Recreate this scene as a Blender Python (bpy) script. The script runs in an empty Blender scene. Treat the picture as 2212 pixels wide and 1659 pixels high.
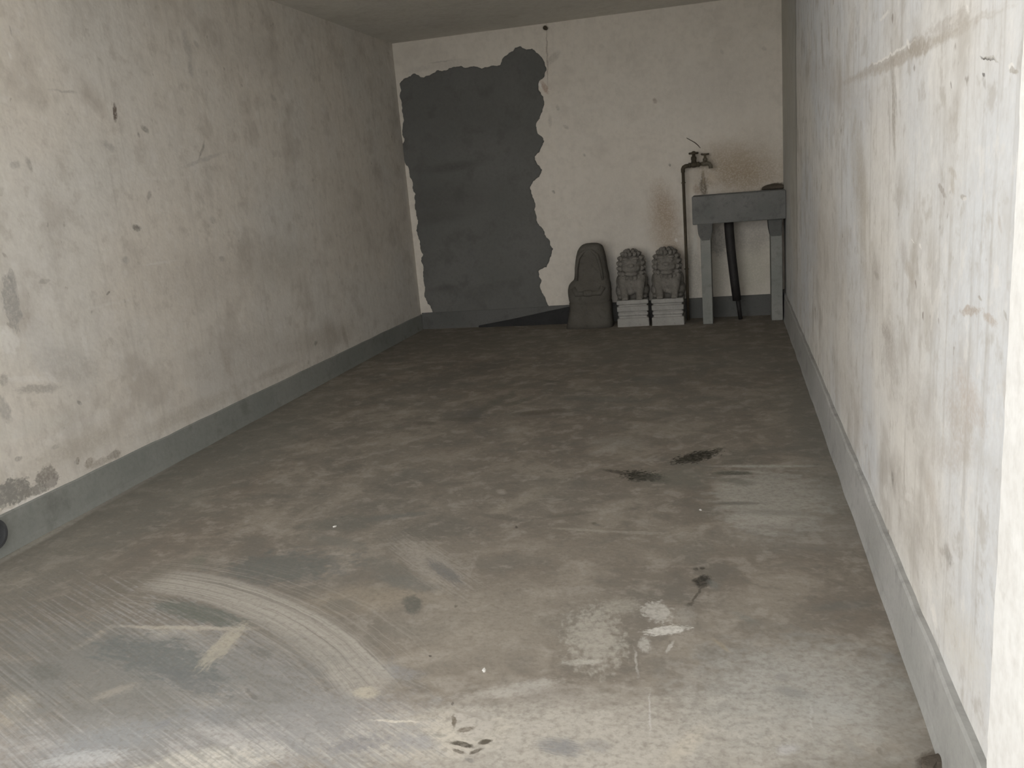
import bpy, bmesh, math, random
from mathutils import Vector, Matrix, Euler, noise as mnoise

# ------------------------------------------------------------------ camera
W, H = 2212, 1659
F_PX = 1849.88
CAM_H = 1.30385
EUL = Euler((1.33954145, 0.0826002995, 0.241347673), 'XYZ')
scene = bpy.context.scene
col = scene.collection
cd = bpy.data.cameras.new('camera'); cam = bpy.data.objects.new('camera', cd); col.objects.link(cam)
cam.location = (0, 0, CAM_H); cam.rotation_euler = EUL
cd.sensor_fit = 'HORIZONTAL'; cd.sensor_width = 36; cd.lens = F_PX / W * 36
cd.clip_start = .02; cd.clip_end = 100
scene.camera = cam

# ------------------------------------------------------------------ daylight: overcast sky through the open front
SKY_LOW, SKY_HIGH = 4.1, 1.7
world = bpy.data.worlds.new('overcast_sky'); scene.world = world; world.use_nodes = True
wn = world.node_tree.nodes; wl = world.node_tree.links
bg = wn['Background']; bg.inputs['Strength'].default_value = 1.0
# low sky band, added bright to light the back wall; duller overcast above
_tc = wn.new('ShaderNodeTexCoord'); _sp = wn.new('ShaderNodeSeparateXYZ'); wl.new(_tc.outputs['Generated'], _sp.inputs[0])
_ab = wn.new('ShaderNodeMath'); _ab.operation = 'SUBTRACT'; wl.new(_sp.outputs[2], _ab.inputs[0]); _ab.inputs[1].default_value = .06
_a2 = wn.new('ShaderNodeMath'); _a2.operation = 'ABSOLUTE'; wl.new(_ab.outputs[0], _a2.inputs[0])
_mr = wn.new('ShaderNodeMapRange'); _mr.interpolation_type = 'SMOOTHSTEP'; wl.new(_a2.outputs[0], _mr.inputs[0])
for _i, _v in ((1, .02), (2, .36), (3, SKY_LOW), (4, SKY_HIGH)): _mr.inputs[_i].default_value = _v
wl.new(_mr.outputs[0], bg.inputs['Strength'])
bg.inputs['Color'].default_value = (1.0, 0.985, 0.95, 1)
pl = bpy.data.lights.new('doorway_portal', 'AREA'); pl.shape = 'RECTANGLE'; pl.size = 3.34; pl.size_y = 2.6
pl.cycles.is_portal = True
po = bpy.data.objects.new('doorway_portal', pl); col.objects.link(po)
po.location = (-1.23, 1.25, 1.3); po.rotation_euler = (math.radians(90), 0, 0)

vs = scene.view_settings
vs.view_transform = 'Standard'; vs.look = 'None'; vs.gamma = 1; vs.use_curve_mapping = False
vs.exposure = 0.22
scene.cycles.max_bounces = 6; scene.cycles.diffuse_bounces = 5
scene.cycles.adaptive_threshold = .12; scene.cycles.adaptive_min_samples = 12
scene.cycles.use_denoising = True

# ------------------------------------------------------------------ room measures (metres)
XL, XR, YB, YF, HC = -2.9005, 0.4383, 7.71, 1.46, 2.6
YSTEP = 6.18            # right wall toned darker beyond this line, less so near the floor
ROT = EUL.to_matrix()

def at(px, py, axis, val):
    """the point of the photograph at px,py where it meets a plane of the room"""
    d = ROT @ Vector(((px - W/2)/F_PX, -(py - H/2)/F_PX, -1))
    o = Vector((0, 0, CAM_H))
    return o + d * ((val - o[axis]) / d[axis])

# ------------------------------------------------------------------ node helpers
class NT:
    def __init__(s, name):
        s.m = bpy.data.materials.new(name); s.m.use_nodes = True
        s.t = s.m.node_tree; s.n = s.t.nodes; s.l = s.t.links
        s.bsdf = s.n['Principled BSDF']
    def node(s, typ, **kw):
        n = s.n.new(typ)
        for k, v in kw.items(): setattr(n, k, v)
        return n
    def put(s, sock, v):
        if hasattr(v, 'is_linked') or isinstance(v, bpy.types.NodeSocket): s.l.new(v, sock)
        elif isinstance(v, (tuple, list)) and len(v) == 3 and sock.type == 'RGBA': sock.default_value = (*v, 1)
        else: sock.default_value = v
    def math(s, op, a, b=0.0, clamp=False):
        n = s.node('ShaderNodeMath', operation=op); n.use_clamp = clamp
        s.put(n.inputs[0], a); s.put(n.inputs[1], b); return n.outputs[0]
    def vmath(s, op, a, b=(0, 0, 0)):
        n = s.node('ShaderNodeVectorMath', operation=op)
        s.put(n.inputs[0], a); s.put(n.inputs[1], b)
        return n.outputs['Value'] if op in ('DOT_PRODUCT', 'LENGTH') else n.outputs[0]
    def noise(s, vec, scale, detail=4, rough=.55, dist=0, out='Fac'):
        n = s.node('ShaderNodeTexNoise')
        s.put(n.inputs['Vector'], vec); n.inputs['Scale'].default_value = scale
        n.inputs['Detail'].default_value = detail; n.inputs['Roughness'].default_value = rough
        n.inputs['Distortion'].default_value = dist
        return n.outputs[out]
    def ramp(s, v, lo, hi, a=0.0, b=1.0):
        n = s.node('ShaderNodeMapRange'); n.interpolation_type = 'SMOOTHSTEP'
        for i, x in enumerate((v, lo, hi, a, b)): s.put(n.inputs[i], x)
        return n.outputs[0]
    def mix(s, f, a, b, mode='MIX'):
        n = s.node('ShaderNodeMix', data_type='RGBA', blend_type=mode)
        s.put(n.inputs[0], f); s.put(n.inputs[6], a); s.put(n.inputs[7], b); return n.outputs[2]
    def scale(s, vec, v):
        n = s.node('ShaderNodeVectorMath', operation='MULTIPLY'); s.put(n.inputs[0], vec); n.inputs[1].default_value = v
        return n.outputs[0]
    def coord(s):
        return s.node('ShaderNodeTexCoord').outputs['Object']
    def bump(s, h, strength=.3, dist=.01):
        n = s.node('ShaderNodeBump'); s.put(n.inputs['Height'], h)
        n.inputs['Strength'].default_value = strength; n.inputs['Distance'].default_value = dist
        s.l.new(n.outputs[0], s.bsdf.inputs['Normal'])
    def done(s, colr, rough=.9, spec=.2):
        s.put(s.bsdf.inputs['Base Color'], colr); s.put(s.bsdf.inputs['Roughness'], rough)
        s.bsdf.inputs['Specular IOR Level'].default_value = spec
        return s.m

def make_mark_group():
    """a soft-edged stain: inputs say where it lies on its surface and how it spreads"""
    g = bpy.data.node_groups.new('stain_mask', 'ShaderNodeTree')
    I = g.interface
    for n in ('P', 'C', 'A', 'B'): I.new_socket(n, in_out='INPUT', socket_type='NodeSocketVector')
    for n in ('Soft', 'Break', 'StreakU', 'StreakV'): I.new_socket(n, in_out='INPUT', socket_type='NodeSocketFloat')
    I.new_socket('Noise', in_out='INPUT', socket_type='NodeSocketFloat')
    I.new_socket('Speckle', in_out='INPUT', socket_type='NodeSocketFloat')
    I.new_socket('Mask', in_out='OUTPUT', socket_type='NodeSocketFloat')
    N, L = g.nodes, g.links
    gi = N.new('NodeGroupInput'); go = N.new('NodeGroupOutput')
    def vm(op, a, b):
        n = N.new('ShaderNodeVectorMath'); n.operation = op; L.new(a, n.inputs[0]); L.new(b, n.inputs[1])
        return n.outputs['Value'] if op == 'DOT_PRODUCT' else n.outputs[0]
    def m(op, a, b=None, c=None):
        n = N.new('ShaderNodeMath'); n.operation = op
        for i, x in enumerate((a, b, c)):
            if x is None: continue
            if isinstance(x, (int, float)): n.inputs[i].default_value = x
            else: L.new(x, n.inputs[i])
        return n.outputs[0]
    i = gi.outputs
    d = vm('SUBTRACT', i['P'], i['C'])
    u = vm('DOT_PRODUCT', d, i['A']); v = vm('DOT_PRODUCT', d, i['B'])
    r = m('SQRT', m('ADD', m('MULTIPLY', u, u), m('MULTIPLY', v, v)))
    cv = N.new('ShaderNodeCombineXYZ'); L.new(m('MULTIPLY', u, i['StreakU']), cv.inputs[0]); L.new(m('MULTIPLY', v, i['StreakV']), cv.inputs[1])
    nz = N.new('ShaderNodeTexNoise'); nz.inputs['Scale'].default_value = 1; nz.inputs['Detail'].default_value = 2; L.new(cv.outputs[0], nz.inputs['Vector'])
    both = m('ADD', m('SUBTRACT', nz.outputs['Fac'], .5), m('SUBTRACT', i['Noise'], .5))
    r2 = m('ADD', r, m('MULTIPLY', both, i['Break']))
    mr = N.new('ShaderNodeMapRange'); mr.interpolation_type = 'SMOOTHSTEP'
    L.new(r2, mr.inputs[0]); L.new(m('SUBTRACT', 1.0, i['Soft']), mr.inputs[1]); L.new(m('ADD', 1.0, i['Soft']), mr.inputs[2])
    mr.inputs[3].default_value = 1; mr.inputs[4].default_value = 0
    L.new(m('MULTIPLY', mr.outputs[0], i['Speckle']), go.inputs[0])
    return g
MARK = make_mark_group()

def marks(nt, colr, warp, fine, spk, axis, val, lst, straight=None):
    """lst rows: (px,py, ux,uy, vx,vy, colour, strength, soft, break, streakU, streakV)"""
    k = [i for i in range(3) if i != axis]
    for row in lst:
        px, py, ux, uy, vx, vy, c, st, soft, brk, su, sv = row
        C = at(px, py, axis, val); U = at(px+ux, py+uy, axis, val) - C; V = at(px+vx, py+vy, axis, val) - C
        a, b, c2, d = U[k[0]], V[k[0]], U[k[1]], V[k[1]]
        det = a*d - b*c2
        A = [0, 0, 0]; B = [0, 0, 0]
        A[k[0]], A[k[1]] = d/det, -b/det
        B[k[0]], B[k[1]] = -c2/det, a/det
        g = nt.node('ShaderNodeGroup'); g.node_tree = MARK
        # each stain is evaluated after the one beneath it, which keeps the shader within its working memory
        ma = nt.node('ShaderNodeVectorMath', operation='MULTIPLY_ADD'); nt.put(ma.inputs[0], colr); ma.inputs[1].default_value = (1e-7,)*3; nt.put(ma.inputs[2], straight if straight is not None and max(su, sv) >= 9 else warp)
        nt.put(g.inputs['P'], ma.outputs[0]); g.inputs['C'].default_value = C; g.inputs['A'].default_value = A; g.inputs['B'].default_value = B
        g.inputs['Soft'].default_value = soft; g.inputs['Break'].default_value = brk
        g.inputs['StreakU'].default_value = su; g.inputs['StreakV'].default_value = sv
        nt.put(g.inputs['Noise'], fine); nt.put(g.inputs['Speckle'], spk)
        colr = nt.mix(nt.math('MULTIPLY', g.outputs[0], st), colr, c)
    return colr

def near(lst, axis, val, cell):
    """the stains that can reach a cell (lo0, hi0, lo1, hi1) of the surface"""
    k = [i for i in range(3) if i != axis]; out = []
    for row in lst:
        px, py, ux, uy, vx, vy, c, st, soft, brk, su, sv = row
        C = at(px, py, axis, val); U = at(px+ux, py+uy, axis, val) - C; V = at(px+vx, py+vy, axis, val) - C
        e = 1 + soft + .6*brk
        h = [math.hypot(U[i], V[i])*e + .035 for i in k]
        if C[k[0]]+h[0] > cell[0] and C[k[0]]-h[0] < cell[1] and C[k[1]]+h[1] > cell[2] and C[k[1]]-h[1] < cell[3]: out.append(row)
    return out
def cellify(bm, axis, cuts0, cuts1):
    """cut a slab along the cell borders; the cell number of each face goes to material_index"""
    k = [i for i in range(3) if i != axis]
    for d, cuts in zip(k, (cuts0, cuts1)):
        n = Vector((0, 0, 0)); n[d] = 1
        for c in cuts:
            p = Vector((0, 0, 0)); p[d] = c
            bmesh.ops.bisect_plane(bm, geom=list(bm.verts)+list(bm.edges)+list(bm.faces), plane_co=p, plane_no=n)
    for f in bm.faces:
        c = f.calc_center_median()
        i = sum(c[k[0]] > v for v in cuts0); j = sum(c[k[1]] > v for v in cuts1)
        f.material_index = i*(len(cuts1)+1)+j
def cell_mats(make, lst, axis, val, cuts0, cuts1):
    b0 = [-99]+list(cuts0)+[99]; b1 = [-99]+list(cuts1)+[99]; out = []
    for i in range(len(b0)-1):
        for j in range(len(b1)-1):
            out.append(make(near(lst, axis, val, (b0[i], b0[i+1], b1[j], b1[j+1]))))
    return out

def warped(nt, P, scale, amt):
    w = nt.vmath('SUBTRACT', nt.noise(P, scale, 3, .6, out='Color'), (.5, .5, .5))
    return nt.vmath('ADD', P, nt.scale(w, (amt, amt, amt)))

# ------------------------------------------------------------------ materials
def mat_wall(name, axis, val, lst, base=(.60, .575, .535), streak=.10, cool=(.575, .575, .565), dirt=(.40, .36, .315), dirt_amt=.5, pits=.5, mottle=.30, strip_y=None):
    nt = NT(name); P = nt.coord()
    big = nt.noise(P, .9, 3, .5); mid = nt.noise(P, 3.2, 3, .6); fine = nt.noise(P, 26, 3, .6)
    c = nt.mix(nt.ramp(big, .38, .62), base, cool)
    c = nt.mix(nt.math('MULTIPLY', nt.ramp(mid, .50, .74), dirt_amt), c, dirt)
    st = nt.noise(nt.scale(P, (9, 9, .55)), 2.4, 3, .65)
    c = nt.mix(nt.math('MULTIPLY', nt.ramp(st, .50, .75), streak*3), c, (.42, .395, .36))
    c = nt.mix(nt.math('MULTIPLY', nt.ramp(st, .48, .26), streak*1.4), c, (.72, .70, .67))
    c = nt.mix(nt.math('MULTIPLY', nt.ramp(fine, .35, .75), .22), c, (.47, .44, .40))
    mot = nt.noise(P, 9, 4, .7)
    c = nt.mix(nt.math('MULTIPLY', nt.ramp(mot, .52, .68), mottle), c, dirt)
    c = nt.mix(nt.math('MULTIPLY', nt.ramp(mot, .46, .33), mottle*.8), c, (.80, .78, .75))
    if strip_y:  # darker strip at the far end with a dark edge line, fading downwards
        sx_ = nt.node('ShaderNodeSeparateXYZ'); nt.put(sx_.inputs[0], P)
        yy = nt.math('ADD', sx_.outputs[1], nt.math('MULTIPLY', nt.math('SUBTRACT', mid, .5), .12))
        lowz = nt.ramp(sx_.outputs[2], .35, 1.5, .25, 1)
        c = nt.mix(nt.math('MULTIPLY', nt.ramp(yy, strip_y-.03, strip_y+.03), nt.math('MULTIPLY', lowz, .65)), c, (.42, .41, .365))
        c = nt.mix(nt.math('MULTIPLY', nt.ramp(nt.math('ABSOLUTE', nt.math('SUBTRACT', yy, strip_y+.03)), .07, .0), nt.math('MULTIPLY', lowz, .6)), c, (.22, .215, .19))
    pit = nt.math('MULTIPLY', nt.ramp(nt.noise(P, 17, 2, .5), .70, .76), nt.ramp(mid, .42, .6))
    c = nt.mix(nt.math('MULTIPLY', pit, pits), c, (.33, .30, .27))
    if lst: c = marks(nt, c, warped(nt, P, 14, .035), fine, nt.ramp(nt.noise(P, 75, 2, .6), .30, .60, .55, 1), axis, val, lst)
    nt.bump(nt.noise(P, 6, 4, .68), .45, .012)
    return nt.done(c, .92, .15)

DG = (.20, .185, .165); MG = (.36, .34, .31); BR = (.33, .27, .21); WH = (.80, .78, .75); BK = (.07, .06, .05); LG = (.45, .43, .40)
left_marks = [
 # px,  py,  ux, uy, vx, vy, colour, strength, soft, break, su, sv
 (248, 243, 1, 20, 4, 0, (.13,.10,.08), .9, .3, .2, 1, 1),
 (312, 277, 7, 7, -4, 4, DG, .6, .4, .6, 2, 2), (300, 292, 2, 6, 3, 0, DG, .6, .4, .4, 2, 2),
 (436, 325, 5, -18, 2, 1, DG, .55, .5, .5, 2, 2), (440, 345, 38, -14, 2, 4, LG, .6, .6, .8, 3, 2),
 (295, 492, 9, 4, -3, 5, DG, .8, .4, .7, 2, 2), (322, 423, 4, 2, -2, 8, DG, .45, .5, .8, 2, 3),
 (235, 632, 3, -3, 2, 2, BK, .7, .4, .3, 1, 1), (272, 562, 6, 4, -4, 6, LG, .9, .6, .8, 3, 3),
 (62, 355, 5, 14, 5, -2, MG, .7, .5, .8, 3, 3), (33, 355, 10, 3, -3, 8, LG, .9, .5, .8, 3, 3),
 (235, 315, 14, 9, -4, 7, LG, .8, .6, 1, 3, 3), (140, 197, 24, 2, 0, 3, MG, .5, .6, 1, 4, 2),
 (360, 385, 60, -2, 0, 3, WH, .18, .7, 1, 3, 2), (345, 568, 38, -5, 1, 2, WH, .42, .5, .8, 3, 2),
 (250, 655, 60, -12, 1, 3, WH, .22, .6, .9, 3, 2),
 (405, 100, 8, 34, 6, -2, LG, .7, .7, 1, 2, 3), (424, 95, 4, 8, 4, 0, MG, .5, .6, .8, 2, 2), (590, 210, 4, 7, 4, 0, MG, .5, .6, .8, 2, 2),
 (412, 150, 3, 16, 5, 0, LG, .8, .6, .8, 2, 2),
 (25, 655, 12, 55, 16, -8, (.34,.33,.31), .75, .18, .9, 4, 4), (28, 605, 6, 22, 7, 0, (.34,.33,.31), .7, .3, .8, 3, 3),
 (18, 735, 12, 30, 20, -4, WH, .5, .3, .9, 3, 3), (5, 880, 14, 30, 14, 0, (.36,.35,.33), .6, .3, .8, 3, 3),
 (90, 745, 20, 60, 30, -10, (.66,.64,.61), .6, .3, 1, 4, 4), (85, 840, 42, -3, 2, 9, (.36,.34,.31), .65, .4, 1, 4, 3),
 (60, 820, 46, -2, 2, 7, WH, .4, .4, 1, 4, 3), (110, 815, 14, 12, 6, -4, WH, .45, .4, 1, 4, 3), (10, 820, 10, 6, -4, 12, MG, .7, .4, .9, 3, 3),
 (185, 750, 6, 26, 5, -1, WH, .35, .5, .9, 2, 2), (150, 790, 55, 30, -30, 30, (.46,.44,.41), .45, .5, 1, 4, 4),
 (172, 870, 4, 6, 4, -2, DG, .6, .4, .6, 1, 1), (60, 925, 110, -34, 8, 16, (.64,.62,.57), .4, .7, 1, 3, 3),
 (180, 915, 80, -40, 5, 7, WH, .2, .6, 1, 4, 3),
 (37, 1060, 30, -10, 12, 26, (.26,.25,.23), .92, .12, .8, 4, 4), (104, 1030, 24, -8, 4, 24, (.27,.25,.225), .92, .12, .8, 4, 4), (5, 1072, 26, -10, 2, 26, (.28,.27,.25), .92, .12, .8, 4, 4),
 (75, 1060, 30, -12, 4, 10, (.29,.275,.25), .85, .15, .8, 4, 4),
 (112, 1044, 12, -5, 2, 9, (.42,.39,.36), .8, .3, .7, 3, 3), (55, 1085, 62, -28, 2, 3, WH, .6, .4, .8, 6, 2),
 (168, 995, 4, -2, 0, 9, (.28,.25,.21), .85, .2, .6, 2, 2), (192, 1000, 9, -4, 0, 10, (.34,.30,.25), .8, .3, .8, 3, 3), (246, 982, 14, -6, 1, 8, (.31,.28,.24), .8, .3, .9, 3, 3),
 (215, 1000, 26, -12, 2, 7, (.38,.34,.29), .7, .5, 1, 3, 3), (170, 965, 80, -36, 8, 20, (.48,.44,.38), .6, .7, 1, 3, 3),
 (38, 992, 7, -2, 1, 5, MG, .7, .3, .6, 2, 2), (120, 965, 8, -3, 0, 5, MG, .5, .4, .8, 2, 2),
 (420, 885, 90, -42, 3, 14, (.44,.40,.34), .5, .7, 1, 3, 3), (520, 770, 90, -30, 10, 60, (.46,.42,.37), .35, .8, 1, 4, 3),
 (490, 785, 9, 30, 7, 0, (.42,.37,.32), .5, .8, 1, 2, 3), (600, 800, 40, -18, 1, 7, (.38,.34,.29), .5, .8, 1, 3, 3),
 (682, 741, 4, -1, 0, 4, BK, .6, .5, .4, 1, 1), (745, 725, 6, 22, 4, 0, (.33,.29,.24), .55, .5, .7, 2, 2), (700, 730, 60, -20, 4, 20, (.43,.39,.33), .5, .8, 1, 3, 3),
 (600, 570, 60, -10, 8, 46, (.43,.39,.33), .38, .9, 1, 3, 3), (430, 600, 90, -12, 10, 50, (.47,.43,.38), .4, .9, 1, 3, 3),
 (770, 470, 50, 10, 0, 90, (.46,.43,.38), .3, .9, 1, 3, 3), (560, 120, 60, 20, 10, 40, (.48,.455,.42), .35, .9, 1, 3, 3),
 (480, 560, 7, 3, 0, 6, MG, .5, .5, .8, 2, 2), (460, 475, 6, 5, -3, 5, MG, .4, .5, .8, 2, 2), (95, 608, 10, -3, 2, 4, MG, .6, .4, .8, 2, 2),
 (22, 65, 2, 11, 2, 0, MG, .6, .5, .6, 2, 2), (23, 120, 3, 9, 3, 0, WH, .6, .4, .5, 1, 1),
]
right_marks = [
 (1960, 120, 160, -82, 3, 10, (.44,.40,.35), .75, .5, .9, 9, 2), (1880, 150, 90, -48, 2, 7, (.40,.36,.31), .6, .6, 1, 8, 2),
 (1982, 100, 22, -10, 4, 22, (.40,.36,.31), .7, .35, .7, 3, 3), (1920, 120, 50, -28, 1, 2.5, WH, .8, .4, .7, 7, 1.5),
 (1910, 36, 10, -9, 2, 3, WH, .8, .4, .5, 2, 1), (1962, 95, 2, 12, 3, 0, WH, .9, .3, .5, 1, 1), (2060, 44, 9, -8, 3, 4, WH, 1, .3, .5, 2, 1), (2091, 20, 4, -4, 2, 7, WH, 1, .3, .5, 2, 1),
 (2045, 50, 50, -24, 3, 12, (.42,.38,.34), .5, .5, 1.1, 5, 3),
 (2133, 131, 17, 7, -1.5, 3, BK, .85, .2, .2, 1, 1), (2140, 130, 16, 7, -1.5, 3, LG, .8, .4, .3, 1, 1), (2186, 139, 6, 2, -2, 5, WH, .9, .3, .4, 1, 1), (2191, 150, 9, 4, -3, 6, (.40,.37,.33), .8, .3, .6, 2, 2),
 (2125, 164, 1, 5, 2.5, 0, BK, .75, .3, .4, 1, 1), (2126, 180, 1, 12, 3, 0, MG, .5, .5, .6, 1, 1), (2055, 181, 1, 8, 1.5, 0, DG, .6, .4, .5, 1, 1),
 (1930, 235, 2, 100, 3.5, 0, (.37,.34,.30), .8, .5, .4, 3, 1), (1935, 215, 2, 45, 2, 0, (.27,.25,.22), .4, .6, .6, 3, 1), (1921, 262, 2, 45, 1.5, 0, (.40,.37,.33), .4, .6, .6, 3, 1),
 (1776, 100, 2, 50, 2, 0, (.37,.34,.31), .7, .5, .9, 8, 1), (1790, 60, 2, 45, 2, 0, (.42,.38,.34), .5, .5, .9, 8, 1),
 (1862, 390, 7, 110, 9, 0, (.43,.39,.33), .65, .7, .9, 3, 3), (1856, 420, 18, 190, 14, 0, (.47,.435,.38), .5, .7, 1, 4, 3),
 (1790, 560, 40, 160, 50, -10, (.46,.42,.37), .45, .9, 1.1, 4, 3),
 (1890, 600, 2, 60, 9, 0, (.40,.37,.33), .35, .6, 1, 5, 2), (1874, 530, 2, 70, 3, 0, WH, .4, .5, .7, 4, 1), (1893, 595, 4, 9, 5, 0, (.36,.33,.29), .6, .4, .7, 2, 2),
 (2036, 410, 8, 15, 4, -2, (.34,.31,.28), .75, .35, .7, 3, 2), (2081, 420, 5, 8, 4, -2, (.36,.33,.29), .7, .4, .6, 2, 2), (2084, 426, 4, 3, -1, 4, WH, .7, .4, .4, 1, 1), (2058, 378, 4, 11, 6, 0, (.45,.41,.36), .6, .5, .9, 3, 3), (2058, 405, 2, 15, 4, 0, (.48,.44,.39), .6, .5, .9, 3, 3),
 (1971, 519, 3, 5, 1, 0, WH, .9, .3, .5, 1, 1), (1988, 526, 1.5, 7, 2, 0, WH, .9, .3, .5, 1, 1),
 (1953, 550, 4, 30, 8, 0, (.45,.42,.39), .5, .6, 1, 4, 3), (1965, 590, 6, 24, 7, 0, (.45,.41,.36), .6, .5, 1, 3, 3),
 (2095, 672, 22, -5, 4, 9, (.43,.37,.32), .8, .35, 1.1, 5, 3), (2138, 690, 14, 8, -3, 10, (.45,.39,.34), .7, .4, 1.1, 4, 3), (2116, 641, 4, 7, 4, 0, (.38,.35,.31), .7, .4, .6, 2, 2), (2172, 680, 2, 11, 2, 0, MG, .6, .4, .6, 2, 1),
 (2070, 900, 18, 70, 24, -10, (.46,.41,.36), .6, .7, 1.2, 5, 4), (2095, 860, 20, 60, 18, -6, (.49,.43,.38), .6, .6, 1.2, 5, 4), (2048, 980, 26, 30, 34, -16, (.50,.46,.42), .5, .7, 1.2, 4, 4),
 (1925, 760, 8, 90, 16, 0, (.42,.39,.355), .6, .8, 1.2, 4, 4), (1985, 880, 20, 90, 30, -8, (.48,.45,.415), .5, .8, 1.2, 5, 3), (1915, 720, 6, 22, 8, 0, (.36,.33,.30), .6, .5, 1, 3, 3),
 (1930, 1040, 4, 34, 4, 0, (.40,.37,.34), .5, .5, .8, 2, 2), (1928, 1030, 1.5, 18, 2, 0, (.25,.23,.21), .6, .4, .6, 2, 2),
 (1895, 870, 4, 110, 4, 0, WH, .3, .6, .8, 5, 2), (1863, 975, 4, 26, 4, 0, WH, .35, .5, .7, 2, 2),
 (1963, 1075, 6, 4, -2, 8, WH, .85, .35, 1, 4, 4), (2022, 1180, 2, 55, 3, 0, WH, .7, .4, 1, 8, 2), (2018, 1330, 4, 26, 5, 0, WH, 1, .3, .8, 4, 3), (2008, 1280, 3, 40, 4, 0, WH, .6, .4, .9, 5, 2),
 (2048, 1200, 6, 24, 7, -2, (.27,.25,.225), .7, .45, .7, 3, 3), (2034, 1190, 7, 12, 3, -3, (.42,.39,.355), .6, .5, .8, 3, 3),
 (1990, 1150, 30, 80, 40, -16, (.49,.46,.42), .5, .8, 1.2, 4, 4), (2075, 1390, 30, 80, 30, -10, (.64,.61,.55), .5, .8, 1.1, 4, 4),
 (2010, 1060, 8, 40, 9, -3, (.52,.47,.42), .5, .6, 1.1, 3, 3), (1830, 850, 18, 80, 30, -6, (.49,.455,.41), .45, .9, 1.1, 4, 3),
 (2176, 860, 5, 50, 9, 0, (.52,.46,.40), .5, .6, 1, 3, 3), (2160, 480, 3, 26, 3, 0, (.50,.46,.42), .5, .5, .8, 3, 2), (1800, 180, 60, 60, 40, -22, (.47,.43,.39), .4, .9, 1, 4, 3),
]
RB = (.34, .25, .17)
back_marks = [
 (1435, 455, 14, 48, 22, -10, RB, .75, .8, .9, 3, 3), (1440, 520, 20, 46, 24, -6, (.38,.29,.20), .6, .9, .9, 3, 3),
 (1600, 370, 84, 6, -8, 44, (.33,.255,.17), .80, .8, .7, 3, 3), (1570, 335, 46, 4, 4, 30, (.42,.35,.27), .45, .8, .8, 3, 3), (1640, 320, 60, 10, 0, 50, (.45,.39,.31), .3, .9, .8, 3, 3),
 (1520, 405, 9, 2, 0, 18, (.15,.12,.085), .85, .45, .9, 3, 3), (1519, 385, 4, 0, 0, 12, (.15,.12,.085), .8, .4, .8, 2, 2), (1530, 392, 10, 4, -2, 5, (.28,.22,.16), .5, .4, .9, 3, 3), (1504, 410, 8, 1, 0, 9, (.33,.24,.17), .6, .5, .8, 2, 2),
 (1491, 408, 9, 2, 0, 12, (.68,.62,.53), .6, .5, .7, 2, 2), (1538, 385, 8, 4, -2, 10, (.60,.52,.42), .5, .6, .7, 2, 2),
 (1519, 378, 2, 0, 0, 24, (.42,.36,.27), .6, .4, .5, 1, 2),
 (1672, 404, 26, -5, 0, 8, (.10,.09,.075), .9, .3, .6, 3, 3), (1695, 380, 8, 0, 0, 60, (.42,.37,.29), .5, .8, .6, 2, 2),
 (1415, 218, 5, 1, -1, 5, (.34,.28,.24), .7, .4, .6, 1, 1), (1447, 357, 3, 0, 0, 3, DG, .7, .4, .3, 1, 1), (1168, 185, 4, 8, 4, 0, WH, .9, .3, .6, 1, 1), (1176, 188, 5, 12, 6, 0, (.45,.33,.26), .8, .4, 1, 3, 3),
 (1195, 125, 12, -12, 4, 6, (.43,.40,.36), .5, .5, .9, 2, 2), (1182, 120, 1.2, 60, 1.6, 0, (.36,.31,.26), .75, .5, .5, 3, 1),
 (1205, 232, 4, 2, 0, 5, MG, .5, .5, .6, 1, 1), (1188, 262, 4, 2, 0, 12, MG, .35, .6, .9, 2, 2), (1222, 275, 6, 2, 0, 4, MG, .5, .5, .8, 2, 2),
 (975, 140, 40, -6, 0, 10, (.52,.49,.45), .5, .7, 1, 4, 2), (952, 134, 26, -4, 0, 1.5, MG, .5, .5, .8, 4, 1), (905, 150, 26, -5, 0, 6, (.50,.47,.43), .5, .7, 1, 4, 2),
 (1303, 528, 30, 4, 0, 8, (.45,.41,.36), .4, .8, 1, 3, 2), (1320, 600, 12, 2, 2, 50, (.42,.42,.41), .6, .7, .7, 2, 2), (1402, 590, 8, 2, 2, 40, (.42,.42,.41), .6, .7, .7, 2, 2),
 (1500, 590, 16, 2, 2, 70, (.40,.385,.345), .75, .6, .8, 3, 3), (1555, 590, 20, 2, 2, 60, (.45,.44,.38), .6, .7, .8, 3, 3), (1550, 520, 22, 2, 2, 32, (.27,.26,.24), .7, .35, .8, 3, 3), (1630, 580, 40, 2, 2, 60, (.45,.44,.36), .6, .7, .8, 3, 3), (1625, 510, 46, -3, 2, 32, (.35,.33,.30), .6, .6, .9, 3, 3),
 (1502, 525, 4, 3, 0, 20, (.62,.60,.55), .8, .5, .5, 1, 2), (1548, 507, 3, 3, 0, 14, (.55,.54,.50), .6, .5, .5, 1, 2), (1460, 519, 3, 0, 0, 4, WH, .7, .5, .4, 1, 1),
 (1300, 100, 5, 1, 0, 4, MG, .25, .5, .8, 2, 2), (1560, 112, 4, 1, 0, 4, MG, .4, .5, .8, 2, 2), (1650, 105, 5, 1, 0, 4, MG, .35, .5, .8, 2, 2), (1195, 415, 3, 1, 0, 3, DG, .6, .5, .6, 2, 2), (1262, 335, 3, 1, 0, 3, DG, .4, .5, .6, 2, 2),
 (1350, 460, 80, 0, 0, 90, (.50,.47,.425), .3, .9, .9, 3, 3), (1580, 190, 90, 0, 0, 60, (.52,.49,.45), .3, .9, .9, 3, 3),
]
LC = ([2.95, 3.5, 4.3, 5.5], [.5, 1.3]); RC = ([1.75, 2.05, 2.5, 3.2, 4.3], [.6, 1.1, 1.6]); BC = ([-1.8, -.5], [.9, 1.6])
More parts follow.
